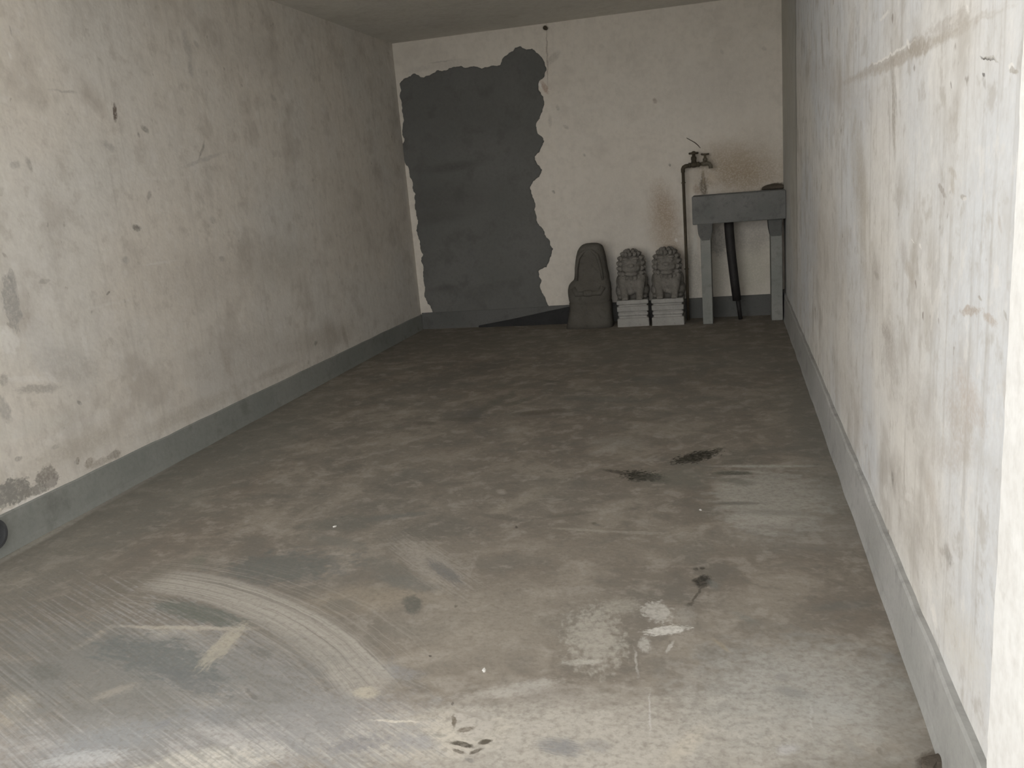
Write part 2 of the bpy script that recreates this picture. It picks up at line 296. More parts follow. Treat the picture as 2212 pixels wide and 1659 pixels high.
M_left = cell_mats(lambda l: mat_wall('whitewash_left', 0, XL, l, base=(.70, .655, .59), cool=(.67, .645, .60), streak=.07), left_marks, 0, XL, *LC)
M_right = cell_mats(lambda l: mat_wall('whitewash_right', 0, XR, l, base=(.73, .705, .665), streak=.15, dirt_amt=.7, strip_y=YSTEP, cool=(.66, .675, .695), mottle=.5, dirt=(.43, .40, .36), pits=.9), right_marks, 0, XR, *RC)
M_back = cell_mats(lambda l: mat_wall('whitewash_back', 1, YB, l, base=(.72, .67, .60), streak=.02, cool=(.70, .655, .59), dirt_amt=.2, pits=.15, mottle=.12), back_marks, 1, YB, *BC)
M_ceil = mat_wall('ceiling_plaster', 2, HC, [], base=(.74, .72, .67), cool=(.73, .71, .67), streak=0, dirt_amt=.2, pits=.0, mottle=.12)
M_jamb = mat_wall('daylit_jamb_whitewash', 0, XR, [], base=(.84, .83, .81), cool=(.86, .86, .85), streak=.02, dirt_amt=.12, pits=.1, mottle=.05)  # jamb whitewash, whitened further to carry the direct daylight on it

def mat_concrete(name, c1, c2, c3, scale=2.5, rough=.9, bump=.4, spec=.2, dark=None, axis=None, val=None, lst=None):
    nt = NT(name); P = nt.coord()
    a = nt.noise(P, scale, 5, .6); b = nt.noise(P, scale*4, 5, .62); f = nt.noise(P, scale*26, 3, .6)
    c = nt.mix(nt.ramp(a, .36, .64), c1, c2)
    c = nt.mix(nt.math('MULTIPLY', nt.ramp(b, .48, .72), .7), c, c3)
    c = nt.mix(nt.math('MULTIPLY', nt.ramp(f, .4, .75), .25), c, tuple(x*.72 for x in c1))
    if lst: c = marks(nt, c, warped(nt, P, 14, .03), f, nt.ramp(f, .30, .60, .6, 1), axis, val, lst)
    nt.bump(nt.noise(P, scale*5, 4, .65), bump, .01)
    return nt.done(c, rough, spec)

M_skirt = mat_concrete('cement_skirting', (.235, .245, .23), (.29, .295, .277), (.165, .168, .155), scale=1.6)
M_skirt_dark = mat_concrete('dark_cement_skirting', (.12, .122, .117), (.145, .145, .14), (.085, .085, .08))  # evenly darker cement tone for the back skirting
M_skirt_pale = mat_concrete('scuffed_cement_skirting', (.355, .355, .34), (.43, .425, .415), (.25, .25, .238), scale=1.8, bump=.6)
M_patch = mat_concrete('fresh_grey_cement', (.135, .137, .130), (.155, .155, .148), (.105, .104, .098), scale=1.6, bump=.6,
    axis=1, val=YB, lst=[
      (980, 360, 50, -8, 3, 9, (.09,.088,.083), .7, .7, .9, 3, 2), (960, 430, 80, -10, 4, 30, (.095,.092,.087), .5, .8, .9, 3, 3), (940, 470, 60, -8, 3, 12, (.10,.098,.092), .6, .7, .9, 3, 3),
      (1020, 250, 100, -10, 0, 50, (.115,.115,.11), .4, .9, .9, 3, 3), (960, 622, 24, -3, 0, 6, (.09,.09,.085), .6, .7, .9, 3, 3), (1035, 635, 30, -4, 0, 16, (.10,.10,.095), .5, .8, .9, 3, 3)])
M_trough = mat_concrete('trough_concrete', (.165, .17, .163), (.205, .205, .20), (.12, .122, .118), scale=5, bump=.5)
M_leg = mat_concrete('leg_concrete', (.25, .26, .245), (.29, .29, .275), (.19, .19, .18), scale=4)
M_corbel = mat_concrete('corbel_concrete', (.12, .124, .119), (.15, .15, .144), (.09, .09, .087), scale=5)
M_stone_light = mat_concrete('pale_carved_stone', (.34, .335, .315), (.40, .39, .37), (.27, .262, .245), scale=9, bump=.5)
M_stone_mid = mat_concrete('weathered_carved_stone', (.19, .178, .158), (.25, .235, .212), (.115, .107, .095), scale=12, bump=.8)
M_stone_dark = mat_concrete('dark_weathered_stone', (.108, .10, .086), (.128, .12, .104), (.08, .074, .065), scale=7, bump=.8)
M_black = mat_concrete('black_board', (.028, .028, .029), (.035, .035, .036), (.02, .02, .02), scale=8, rough=.7)
M_rust = mat_concrete('rusty_iron', (.075, .062, .042), (.095, .075, .05), (.05, .042, .03), scale=20, rough=.65, spec=.35, bump=.8)
M_brass = mat_concrete('tarnished_brass', (.115, .10, .07), (.15, .13, .095), (.08, .07, .05), scale=22, rough=.5, spec=.4)
M_hose = mat_concrete('black_plastic', (.022, .02, .02), (.03, .027, .026), (.018, .017, .017), scale=10, rough=.6, spec=.3)
M_dark = mat_concrete('dark_rubber', (.06, .062, .066), (.075, .077, .08), (.045, .045, .048), scale=10, rough=.6)
M_chip = mat_concrete('white_plaster', (.66, .65, .62), (.7, .69, .67), (.55, .54, .51), scale=20)
M_rubble = mat_concrete('brown_crumbled_mortar', (.085, .072, .058), (.12, .10, .08), (.055, .046, .037), scale=20)

# floor ------------------------------------------------------------
BD = (.25, .215, .175)      # brown dust
LD = (.50, .455, .39)       # pale dust
SL = (.175, .175, .165)     # slate grey damp
BG = (.40, .395, .40)       # bluish grey cement
OK = (.05, .045, .035)      # oily black
floor_marks = [
 # broad zones; pale front ones carry extra daylight brightness in their colour
 (350, 1330, 430, -20, -60, 170, (.185,.17,.148), .65, .6, .9, 3, 3),
 (1780, 900, 60, 190, 80, -4, (.205,.20,.18), .6, .6, .5, 2, 2), (430, 1010, 260, -150, 60, 40, (.20,.20,.18), .6, .6, .5, 2, 2),
 (1500, 760, 260, -8, 10, 60, (.19,.178,.155), .4, .8, .5, 2, 2), (900, 740, 200, 0, -20, 30, (.18,.17,.15), .5, .8, .5, 2, 2),
 (1730, 1500, 230, -10, 40, 130, (.47,.465,.44), .65, .6, 1.2, 5, 5), (1250, 1600, 460, 0, 0, 110, (.53,.50,.45), .75, .6, 1.1, 5, 5),
 (300, 1600, 380, -30, -30, 70, BG, .6, .7, 1, 5, 5), (420, 1655, 190, -30, -50, 46, (.64,.60,.52), .9, .25, .8, 4, 4),
 (860, 1590, 200, -10, -10, 50, (.60,.555,.48), .7, .5, 1.1, 4, 4), (720, 1560, 160, -30, 40, 60, (.46,.44,.43), .5, .7, 1, 5, 5),
 (1060, 1340, 200, -30, 40, 90, (.37,.335,.285), .5, .8, .9, 4, 4), (800, 1290, 140, -20, 20, 26, (.36,.31,.245), .55, .6, .9, 4, 4),
 # dark damp areas and skid marks lower left
 (620, 1225, 130, -20, 40, 30, SL, .7, .35, 1.8, 4, 4), (430, 1325, 100, 24, -16, 18, (.17,.175,.16), .8, .35, .9, 4, 4),
 (330, 1425, 150, 10, 40, 60, (.17,.18,.175), .8, .4, 1, 4, 4), (420, 1440, 90, 20, 10, 50, (.15,.16,.16), .5, .5, 1, 4, 4),
 (110, 1455, 60, -8, 0, 26, SL, .6, .5, 1.1, 5, 5), (70, 1480, 70, 0, 30, 40, SL, .35, .7, 1.2, 5, 5),
 (740, 1130, 80, -10, 10, 14, (.17,.165,.145), .8, .5, 1.1, 5, 4), (860, 1115, 60, -6, 0, 6, SL, .65, .6, 1.1, 5, 3), (890, 1260, 60, 6, 20, 16, SL, .6, .5, 1.1, 5, 4),
 (730, 1170, 60, 10, 10, 12, (.2,.195,.175), .6, .5, 1.1, 5, 4), (890, 1306, 19, 2, 2, 21, (.13,.13,.115), .85, .35, .7, 3, 3), (735, 1308, 40, -4, 4, 12, (.18,.17,.15), .6, .5, 1, 4, 4),
 (850, 1450, 52, 6, -6, 14, (.27,.265,.265), .7, .5, 1, 4, 4), (850, 1445, 10, 2, 0, 26, (.25,.25,.25), .5, .6, 1, 4, 4),
 (300, 1255, 120, -50, 6, 10, (.20,.185,.155), .5, .6, 1.1, 6, 4), (250, 1235, 60, -22, 2, 5, (.18,.165,.14), .5, .6, 1, 6, 3), (200, 1050, 90, -50, 3, 6, (.21,.19,.165), .4, .7, 1, 5, 3),
 (430, 1215, 16, -8, 4, 12, (.18,.18,.15), .6, .5, .8, 3, 3),
 # pale triangle and ledge of dust
 (390, 1356, 150, 3, 0, 4, (.44,.40,.34), .8, .4, .6, 6, 1), (370, 1372, 70, 2, 10, 14, (.40,.37,.32), .7, .5, 1, 4, 4),
 (482, 1392, 42, -40, 14, 10, (.48,.43,.35), .8, .4, 1.6, 3, 3), (200, 1378, 46, -26, 3, 5, (.42,.38,.32), .7, .5, .6, 5, 2), (245, 1495, 46, -16, 4, 8, (.44,.40,.34), .7, .4, .9, 4, 3),
 (35, 1520, 40, -14, 8, 18, (.44,.40,.34), .7, .5, 1, 4, 4), (10, 1560, 26, -10, 4, 12, (.43,.39,.33), .6, .5, 1, 4, 4),
 # straight streaks of trowelled cement, lower left
 (330, 1530, 330, 230, 170, -120, (.46,.45,.44), .42, .5, 3.2, 1.4, 26), (200, 1480, 240, 170, 120, -90, (.15,.15,.14), .5, .5, 3.2, 1.6, 24),
 (560, 1480, 260, 170, 90, -60, (.44,.43,.42), .40, .5, 3.0, 1.4, 20), (640, 1500, 210, 150, 90, -60, (.19,.19,.19), .45, .5, 3.0, 1.8, 20),
 (930, 1215, 70, 48, 30, -20, (.42,.39,.35), .55, .5, 1.8, 1.2, 10), (960, 1235, 36, 26, 10, -8, (.15,.15,.15), .7, .4, 1.2, 1.5, 6), (850, 1235, 60, 34, 22, -14, (.19,.185,.165), .6, .5, 1.5, 1.5, 7),
 (300, 1440, 320, 30, -20, 95, (.20,.195,.18), .55, .5, 1.8, 3, 4), (650, 1400, 120, 40, 40, 50, (.22,.21,.19), .35, .6, 1.6, 3, 5),
 (340, 1420, 120, 12, 34, 44, (.15,.16,.155), .75, .3, 2.2, 3, 4), (430, 1325, 90, 22, -14, 15, (.14,.15,.13), .75, .3, 1.5, 4, 4), (600, 1225, 90, -12, 30, 24, (.15,.155,.14), .65, .3, 2.2, 4, 4),
 (482, 1394, 42, -40, 13, 9, (.42,.385,.315), .7, .4, 2.2, 2, 3), (400, 1357, 135, 3, 0, 3.5, (.42,.385,.33), .7, .4, .6, 6, 1), (245, 1495, 40, -14, 3, 6, (.37,.335,.285), .5, .5, 2, 3, 3),
 (405, 1470, 80, 20, 10, 24, (.16,.165,.165), .6, .35, 2.2, 4, 4), (100, 1452, 34, -4, 4, 18, (.15,.15,.135), .65, .4, 1.3, 5, 4), (560, 1408, 30, 10, -4, 9, (.16,.155,.14), .6, .4, 1.2, 4, 3), (545, 1500, 14, 12, 3, -4, (.14,.13,.12), .6, .4, .8, 3, 2),
 (350, 1565, 18, -8, 3, 6, (.24,.24,.25), .7, .4, 1, 3, 3), (480, 1590, 70, 30, 10, -14, (.50,.48,.46), .5, .5, 1.4, 3, 9), (440, 1545, 60, -6, 10, 26, (.24,.245,.25), .5, .5, 1.4, 5, 5), (230, 1600, 120, -26, 6, 30, (.29,.30,.31), .55, .5, 1.3, 6, 5), (180, 1640, 90, -10, 4, 16, (.55,.55,.55), .5, .5, 1.3, 6, 5),
 (660, 1620, 40, 24, 10, -8, (.25,.25,.25), .4, .5, 1.3, 2, 9), (700, 1560, 50, 40, 12, -8, (.24,.235,.23), .45, .5, 1.6, 2, 10),
 # mid floor scuffs
 (1020, 895, 20, 6, -16, 14, (.15,.145,.14), .6, .6, .9, 3, 3), (920, 914, 26, -1, 0, 4, (.14,.12,.10), .6, .5, .9, 4, 2), (1000, 905, 50, -3, 2, 4, (.14,.125,.105), .6, .5, 1, 5, 2),
 (1070, 870, 60, -34, 6, 6, (.13,.125,.105), .55, .6, 1, 5, 3), (1170, 890, 50, -5, 2, 5, (.13,.11,.09), .7, .5, 1, 5, 2), (1120, 868, 26, -7, 1, 4, (.13,.125,.10), .6, .5, 1, 4, 2),
 (1300, 862, 100, 3, 0, 6, (.14,.14,.13), .55, .6, 1, 5, 2), (1190, 824, 22, 2, 0, 3, (.13,.12,.10), .6, .5, 1, 5, 2), (1360, 905, 50, 5, 0, 5, (.17,.15,.12), .6, .6, 1.1, 6, 2), (1420, 820, 60, 3, 0, 10, (.15,.15,.14), .4, .7, 1, 5, 3),
 (950, 820, 90, -20, 4, 16, (.14,.135,.12), .45, .7, 1, 5, 3), (1060, 790, 70, -16, 0, 10, (.14,.13,.11), .4, .7, 1, 5, 3), (1510, 862, 50, -3, 0, 6, (.15,.145,.13), .4, .7, 1, 5, 2),
 (1330, 955, 60, 0, 4, 12, (.33,.31,.275), .5, .6, 1, 4, 3), (1300, 975, 26, -6, 2, 5, (.40,.37,.33), .5, .5, 1, 4, 3), (1120, 1085, 70, -30, 6, 8, (.36,.325,.27), .45, .6, 1, 5, 3),
 (1090, 1118, 60, 8, 0, 6, (.16,.145,.125), .65, .5, 1, 5, 2), (1230, 1112, 70, -9, 0, 3, (.16,.145,.12), .5, .5, 1, 6, 2), (1285, 1131, 6, 0, 0, 3, (.12,.10,.08), .6, .4, .6, 2, 2), (1115, 1139, 3, 0, 0, 2.5, BK, .8, .4, .4, 1, 1),
 (890, 1020, 24, 3, -4, 9, (.19,.18,.16), .6, .6, 1, 4, 3), (1260, 1145, 70, 4, 0, 3, (.43,.40,.34), .5, .5, 1, 7, 2), (1375, 1150, 50, 2, 0, 3, (.43,.40,.35), .5, .5, 1, 7, 2), (1083, 1062, 10, 1, 0, 5, (.42,.385,.34), .6, .5, .6, 2, 2),
 (930, 985, 90, 0, -10, 16, (.31,.275,.235), .4, .8, 1, 4, 3), (1240, 1185, 300, 0, -10, 30, (.33,.295,.25), .35, .8, 1, 5, 3),
 # oil marks
 (1503, 987, 48, -10, 5, 9, (.03,.028,.02), 1, .25, 2.0, 5, 4), (1550, 974, 9, -2, 1, 6, OK, .7, .4, .8, 3, 3), (1385, 1028, 42, 2, 2, 11, (.03,.028,.02), 1, .25, 1.9, 5, 4), (1335, 1020, 30, 4, 0, 3, OK, .7, .4, 1, 5, 2), (1428, 1038, 18, 0, 0, 7, OK, .5, .5, 1, 4, 3),
 (1470, 1030, 70, -8, 10, 22, (.18,.185,.16), .5, .7, 1, 4, 3), (1600, 985, 40, -8, 4, 14, (.12,.12,.10), .4, .6, 1.5, 6, 5),
 # crate print on the right: pale bars with damp between
 (1655, 1075, 110, 0, 22, 72, (.46,.45,.41), .6, .35, 1.4, 2.2, 8), (1640, 1122, 75, 0, 6, 14, (.44,.42,.38), .5, .4, 1.2, 3, 3), (1650, 1007, 105, 0, 0, 2.6, (.42,.41,.37), .8, .5, .7, 5, 1), (1585, 1022, 42, 0, 0, 4.5, (.09,.09,.075), .85, .4, .7, 5, 2),
 (1590, 1040, 36, 4, 0, 7, (.13,.135,.115), .6, .5, 1, 4, 3), (1590, 1087, 50, 0, 0, 3.5, (.15,.145,.13), .7, .5, .8, 5, 2), (1680, 1108, 70, 2, 0, 6, (.21,.205,.18), .5, .6, 1, 4, 3), (1780, 1065, 50, 6, 10, 30, (.36,.35,.32), .4, .6, 1.3, 5, 4),
 (1740, 1150, 140, 0, 10, 34, (.34,.325,.30), .35, .8, 1, 5, 4),
 # black spill with a tail
 (1520, 1256, 17, -4, 3, 13, (.035,.033,.028), .95, .3, .6, 3, 3), (1505, 1252, 10, -3, 1, 4, OK, .8, .4, .6, 2, 2), (1507, 1283, 13, -19, 2.5, 2, (.09,.08,.065), .85, .4, .3, 2, 1), (1490, 1306, 8, -2, 1, 4, OK, .6, .4, .9, 2, 2), (1504, 1229, 6, 0, 0, 3, OK, .8, .4, .4, 1, 1), (1518, 1228, 5, 0, 0, 3, OK, .8, .4, .4, 1, 1), (1540, 1262, 12, 6, -3, 7, (.2,.205,.19), .6, .5, .8, 3, 3),
 # white spilt lime, centre right
 (1285, 1380, 56, -4, 12, 62, (.50,.475,.42), .6, .4, 2.2, 4, 4), (1420, 1322, 32, 0, 4, 22, (.56,.54,.50), .75, .3, 1.7, 3, 3), (1440, 1362, 46, -4, 2, 9, (.66,.64,.60), .9, .25, 1.5, 4, 3), (1392, 1392, 12, -2, 2, 16, (.55,.53,.49), .7, .4, .9, 3, 3),
 (1340, 1310, 40, -4, 6, 16, (.47,.445,.39), .5, .5, 1.3, 5, 4), (1480, 1330, 20, 0, 2, 20, (.46,.44,.40), .4, .6, 1.1, 4, 3), (1447, 1398, 8, -12, 3, 1.5, (.58,.56,.53), .7, .4, .5, 2, 1),
 (1130, 1485, 70, -12, 4, 12, (.52,.50,.46), .65, .5, 1.2, 6, 3), (1060, 1500, 90, -6, 0, 8, (.47,.44,.40), .5, .6, 1.2, 6, 3), (1045, 1448, 3, 0, 0, 5, WH, .9, .3, .3, 1, 1),
 (1260, 1430, 40, -2, 2, 6, (.55,.53,.48), .6, .5, 1, 5, 3), (1374, 1430, 3, 0, 4, 30, (.52,.50,.47), .5, .5, .9, 2, 4), (1404, 1540, 2.5, 0, 1, 44, (.56,.54,.52), .6, .5, .9, 1, 5), (1752, 1550, 3, 0, 3, 26, (.55,.54,.52), .5, .5, .7, 1, 3),
 (855, 1558, 48, 1, 0, 2.8, (.66,.62,.54), .85, .4, .7, 7, 1), (790, 1496, 26, -2, 2, 12, (.52,.47,.38), .7, .4, 1, 4, 4), (1640, 1655, 10, 0, 0, 40, (.52,.5,.46), .4, .5, 1, 3, 4), (1480, 1610, 40, -36, 14, 12, (.55,.50,.42), .55, .6, .9, 4, 4), (1700, 1620, 22, -3, 2, 12, (.52,.51,.52), .5, .5, .9, 4, 3),
 (1560, 1395, 18, 14, 2, -4, (.36,.31,.23), .6, .5, .8, 3, 2), (1710, 1495, 36, 8, -4, 10, (.25,.25,.24), .6, .5, 1, 4, 3), (1690, 1462, 16, 0, 0, 8, (.28,.27,.255), .6, .6, .9, 3, 3), (1820, 1308, 60, -4, 2, 9, (.17,.165,.15), .6, .6, .8, 4, 2), (1750, 1372, 80, 4, 0, 3, (.25,.24,.22), .6, .6, .9, 6, 1),
 (1610, 1335, 26, 10, -4, 6, (.22,.22,.20), .6, .6, 1, 4, 3), (1925, 1420, 14, 8, -4, 10, (.27,.265,.25), .5, .6, .9, 3, 3), (1840, 1610, 24, 20, 6, -6, (.29,.28,.26), .5, .5, 1, 5, 2), (1900, 1622, 8, 2, 0, 7, (.24,.22,.19), .8, .4, .7, 2, 2), (1800, 1530, 60, 10, 0, 26, (.44,.44,.42), .5, .7, 1, 4, 4), (1960, 1330, 8, 60, 20, -6, (.24,.235,.225), .5, .8, .7, 3, 3),
 (1950, 1560, 20, 70, 30, -6, (.31,.29,.26), .5, .8, .9, 4, 4),
 # boot print by the front
 (1020, 1560, 44, 0, 0, 36, (.47,.44,.40), .7, .3, .9, 3, 3), (980, 1558, 4.5, 0, 0, 15, (.15,.125,.095), .9, .35, .5, 2, 3), (1006, 1576, 18, -5, 1, 5, (.15,.125,.095), .85, .4, .9, 4, 2), (1000, 1607, 24, 5, -1, 5.5, (.075,.065,.05), .95, .3, .5, 4, 2), (1048, 1602, 14, -3, 1, 5, (.09,.078,.06), .95, .3, .5, 3, 2), (990, 1623, 13, 4, -1, 4, (.12,.10,.08), .9, .3, .6, 3, 2), (1030, 1622, 15, -4, 1, 4, (.10,.085,.065), .9, .3, .5, 3, 2), (1015, 1641, 9, 3, -1, 4, (.25,.24,.22), .8, .4, .6, 2, 2), (978, 1520, 3, 0, 0, 4, BK, .7, .4, .4, 1, 1), (1020, 1545, 40, 12, 0, 3, (.30,.27,.23), .4, .5, 1, 4, 2),
 (1210, 1614, 46, 8, -4, 18, (.22,.22,.225), .8, .45, 1.5, 2, 9), (1290, 1612, 26, 4, -4, 12, (.30,.29,.28), .6, .5, 1, 4, 4), (770, 1608, 60, -14, 16, 12, (.24,.235,.24), .75, .5, 1.7, 9, 2), (900, 1605, 44, 4, 0, 14, (.33,.325,.33), .6, .5, 1.1, 5, 4), (950, 1588, 16, 0, 0, 4, (.29,.285,.26), .6, .4, .8, 3, 3),
 (1170, 1500, 90, 6, 0, 24, (.34,.315,.285), .4, .7, 1, 4, 4), (930, 1418, 4, 0, 0, 2.5, BK, .8, .4, .3, 1, 1), (985, 1309, 3, 0, 0, 2.5, BK, .6, .4, .3, 1, 1), (1290, 1134, 6, 0, 0, 3, DG, .6, .4, .3, 1, 1),
 # pale lip of dust along the left skirting
 (90, 1162, 110, -60, 1, 7, (.40,.38,.335), .75, .5, .6, 5, 2), (270, 1060, 110, -60, 1, 7, (.34,.32,.29), .7, .5, .7, 5, 2), (330, 1020, 34, -19, 2, 5, (.36,.345,.32), .5, .5, .8, 4, 2), (860, 735, 30, -17, 0, 1.6, (.30,.29,.27), .6, .5, .6, 5, 1),
 (2012, 1642, 30, -10, 8, 18, (.14,.12,.10), .9, .35, .9, 4, 4),
]
def make_floor_mat(lst):
    nt = NT('worn_cement_floor'); P = nt.coord()
    a = nt.noise(P, .8, 4, .55); b = nt.noise(P, 3.1, 4, .62, .4); c3 = nt.noise(P, 9, 4, .64, .3); f = nt.noise(P, 60, 2, .6)
    c = nt.mix(nt.ramp(a, .38, .62), (.215, .188, .157), (.232, .21, .18))
    c = nt.mix(nt.math('MULTIPLY', nt.ramp(b, .50, .64), .6), c, (.335, .30, .255))
    c = nt.mix(nt.math('MULTIPLY', nt.ramp(b, .48, .34), .6), c, (.17, .16, .14))
    c = nt.mix(nt.math('MULTIPLY', nt.ramp(c3, .51, .66), .5), c, (.39, .357, .315))
    c = nt.mix(nt.math('MULTIPLY', nt.ramp(c3, .47, .34), .5), c, (.17, .155, .135))
    c = nt.mix(nt.math('MULTIPLY', nt.ramp(nt.noise(nt.scale(P, (1, 1.5, 1)), 22, 3, .7), .53, .68), .16), c, (.46, .425, .38))
    # broad swept arc of cement, lower left: a band of parallel streaks round a centre
    pts = [at(400, 1262, 2, 0), at(590, 1318, 2, 0), at(770, 1445, 2, 0)]
    (x1, y1), (x2, y2), (x3, y3) = [(p.x, p.y) for p in pts]
    D = 2*(x1*(y2-y3)+x2*(y3-y1)+x3*(y1-y2))
    ux = ((x1*x1+y1*y1)*(y2-y3)+(x2*x2+y2*y2)*(y3-y1)+(x3*x3+y3*y3)*(y1-y2))/D
    uy = ((x1*x1+y1*y1)*(x3-x2)+(x2*x2+y2*y2)*(x1-x3)+(x3*x3+y3*y3)*(x2-x1))/D
    R = math.hypot(x1-ux, y1-uy)
    wp = warped(nt, P, 4, .025)
    d = nt.vmath('SUBTRACT', wp, (ux, uy, 0)); r = nt.vmath('LENGTH', d)
    s = nt.node('ShaderNodeSeparateXYZ'); nt.put(s.inputs[0], d)
    ang = nt.math('ARCTAN2', s.outputs[1], s.outputs[0])
    cv = nt.node('ShaderNodeCombineXYZ'); nt.put(cv.inputs[0], nt.math('MULTIPLY', r, 80)); nt.put(cv.inputs[1], nt.math('MULTIPLY', ang, 1.3))
    sn = nt.noise(cv.outputs[0], 1, 4, .65)
    a1, a3 = math.atan2(y1-uy, x1-ux), math.atan2(y3-uy, x3-ux)
    lo, hi = min(a1, a3)-.06, max(a1, a3)+.06
    band = nt.math('MULTIPLY', nt.ramp(nt.math('ABSOLUTE', nt.math('SUBTRACT', r, R)), .105, .05),
                   nt.math('MULTIPLY', nt.ramp(ang, lo-.06, lo+.04), nt.ramp(ang, hi+.06, hi-.04)))
    wide = nt.math('MULTIPLY', nt.ramp(nt.math('ABSOLUTE', nt.math('SUBTRACT', r, R)), .30, .12),
                   nt.math('MULTIPLY', nt.ramp(ang, lo-.10, lo+.1), nt.ramp(ang, hi+.25, hi-.1)))
    warp = warped(nt, P, 11, .06)
    edge = nt.math('ADD', nt.math('MULTIPLY', c3, .55), nt.math('MULTIPLY', nt.noise(P, 34, 3, .65), .45)); spk = nt.ramp(nt.noise(P, 48, 3, .65), .32, .58, .62, 1)
    c = marks(nt, c, warp, edge, spk, 2, 0, [m_ for m_ in lst if m_ in FLOOR_LOW], P)
    c = nt.mix(nt.math('MULTIPLY', nt.math('MULTIPLY', wide, nt.ramp(sn, .50, .62)), .35), c, (.42, .39, .35))
    c = nt.mix(nt.math('MULTIPLY', band, nt.ramp(sn, .30, .60, .30, .95)), c, (.41, .385, .345))
    c = nt.mix(nt.math('MULTIPLY', nt.math('MULTIPLY', band, nt.ramp(sn, .42, .32)), .6), c, (.20, .195, .18))
    c = marks(nt, c, warped(nt, P, 22, .025), edge, spk, 2, 0, [m_ for m_ in lst if m_ not in FLOOR_LOW], P)
    c = nt.mix(nt.math('MULTIPLY', nt.ramp(f, .48, .70), .28), c, (.17, .15, .125))
    nt.bump(nt.noise(P, 8, 4, .68), .4, .008)
    return nt.done(c, nt.ramp(b, .3, .7, .8, .95), .2)
FC = ([-2.2, -1.6, -1.0, -.4], [1.72, 1.95, 2.25, 2.65, 3.2, 4.2])
FLOOR_LOW = set(floor_marks[:43])
M_floor = cell_mats(make_floor_mat, floor_marks, 2, 0, *FC)

# ------------------------------------------------------------------ mesh helpers
def link(name, bm, m, parent=None, smooth=False):
    me = bpy.data.meshes.new(name); bm.normal_update(); bm.to_mesh(me); bm.free()
    for m_ in (m if isinstance(m, list) else [m]): me.materials.append(m_)
    if smooth:
        for p in me.polygons: p.use_smooth = True
    o = bpy.data.objects.new(name, me); col.objects.link(o)
    if parent: o.parent = parent
    return o
def box(bm, x0, x1, y0, y1, z0, z1, taper=0, bevel=0):
    vs_ = []
    for z, t in ((z0, 0), (z1, taper)):
        for x, y in ((x0+t, y0+t), (x1-t, y0+t), (x1-t, y1-t), (x0+t, y1-t)): vs_.append(bm.verts.new((x, y, z)))
    a = vs_
    fs = [bm.faces.new(f) for f in ((a[3], a[2], a[1], a[0]), (a[4], a[5], a[6], a[7]), (a[0], a[1], a[5], a[4]), (a[1], a[2], a[6], a[5]), (a[2], a[3], a[7], a[6]), (a[3], a[0], a[4], a[7]))]
    if bevel:
        es = {e for f in fs for e in f.edges}
        bmesh.ops.bevel(bm, geom=list(es), offset=bevel, segments=2, affect='EDGES', profile=.5)
def ball(bm, c, r, seg=16, rings=10, rot=None):
    r = r if isinstance(r, (tuple, list)) else (r, r, r)
    M = Matrix.Translation(c) @ (rot.to_matrix().to_4x4() if rot else Matrix()) @ Matrix.Diagonal((*r, 1))
    bmesh.ops.create_uvsphere(bm, u_segments=seg, v_segments=rings, radius=1, matrix=M)
def tube(bm, pts, rads, seg=16, cap=True):
    pts = [Vector(p) for p in pts]
    if not isinstance(rads, (list, tuple)): rads = [rads]*len(pts)
    rings = []; up = None
    for i, p in enumerate(pts):
        t = (pts[min(i+1, len(pts)-1)] - pts[max(i-1, 0)]).normalized()
        if up is None:
            up = t.orthogonal().normalized()
        up = (up - t*up.dot(t)).normalized(); s = t.cross(up)
        rings.append([bm.verts.new(p + rads[i]*(math.cos(2*math.pi*k/seg)*up + math.sin(2*math.pi*k/seg)*s)) for k in range(seg)])
    for a, b in zip(rings, rings[1:]):
        for k in range(seg): bm.faces.new((a[k], a[(k+1) % seg], b[(k+1) % seg], b[k]))
    if cap: bm.faces.new(rings[0][::-1]); bm.faces.new(rings[-1])
def structure(name, bm, m, parent=None):
    o = link(name, bm, m, parent)
    if parent is None: o['kind'] = 'structure'
    return o
def thing(name, loc, label, cat, group=None):
    o = bpy.data.objects.new(name, None); col.objects.link(o); o.location = loc; o.empty_display_size = .05
    o['label'] = label; o['category'] = cat
    if group: o['group'] = group
    return o
def rough(o, amt, size, sub=0, vox=None, smooth_it=0):
    if vox:
        r = o.modifiers.new('remesh', 'REMESH'); r.mode = 'VOXEL'; r.voxel_size = vox; r.use_smooth_shade = True
    if sub:
        s = o.modifiers.new('sub', 'SUBSURF'); s.levels = s.render_levels = sub
    if smooth_it:
        s = o.modifiers.new('smooth', 'SMOOTH'); s.iterations = smooth_it; s.factor = .5
    if amt:
        t = bpy.data.textures.get('lump%g' % size) or bpy.data.textures.new('lump%g' % size, 'CLOUDS'); t.noise_scale = size
        d = o.modifiers.new('lumps', 'DISPLACE'); d.texture = t; d.strength = amt; d.mid_level = .5

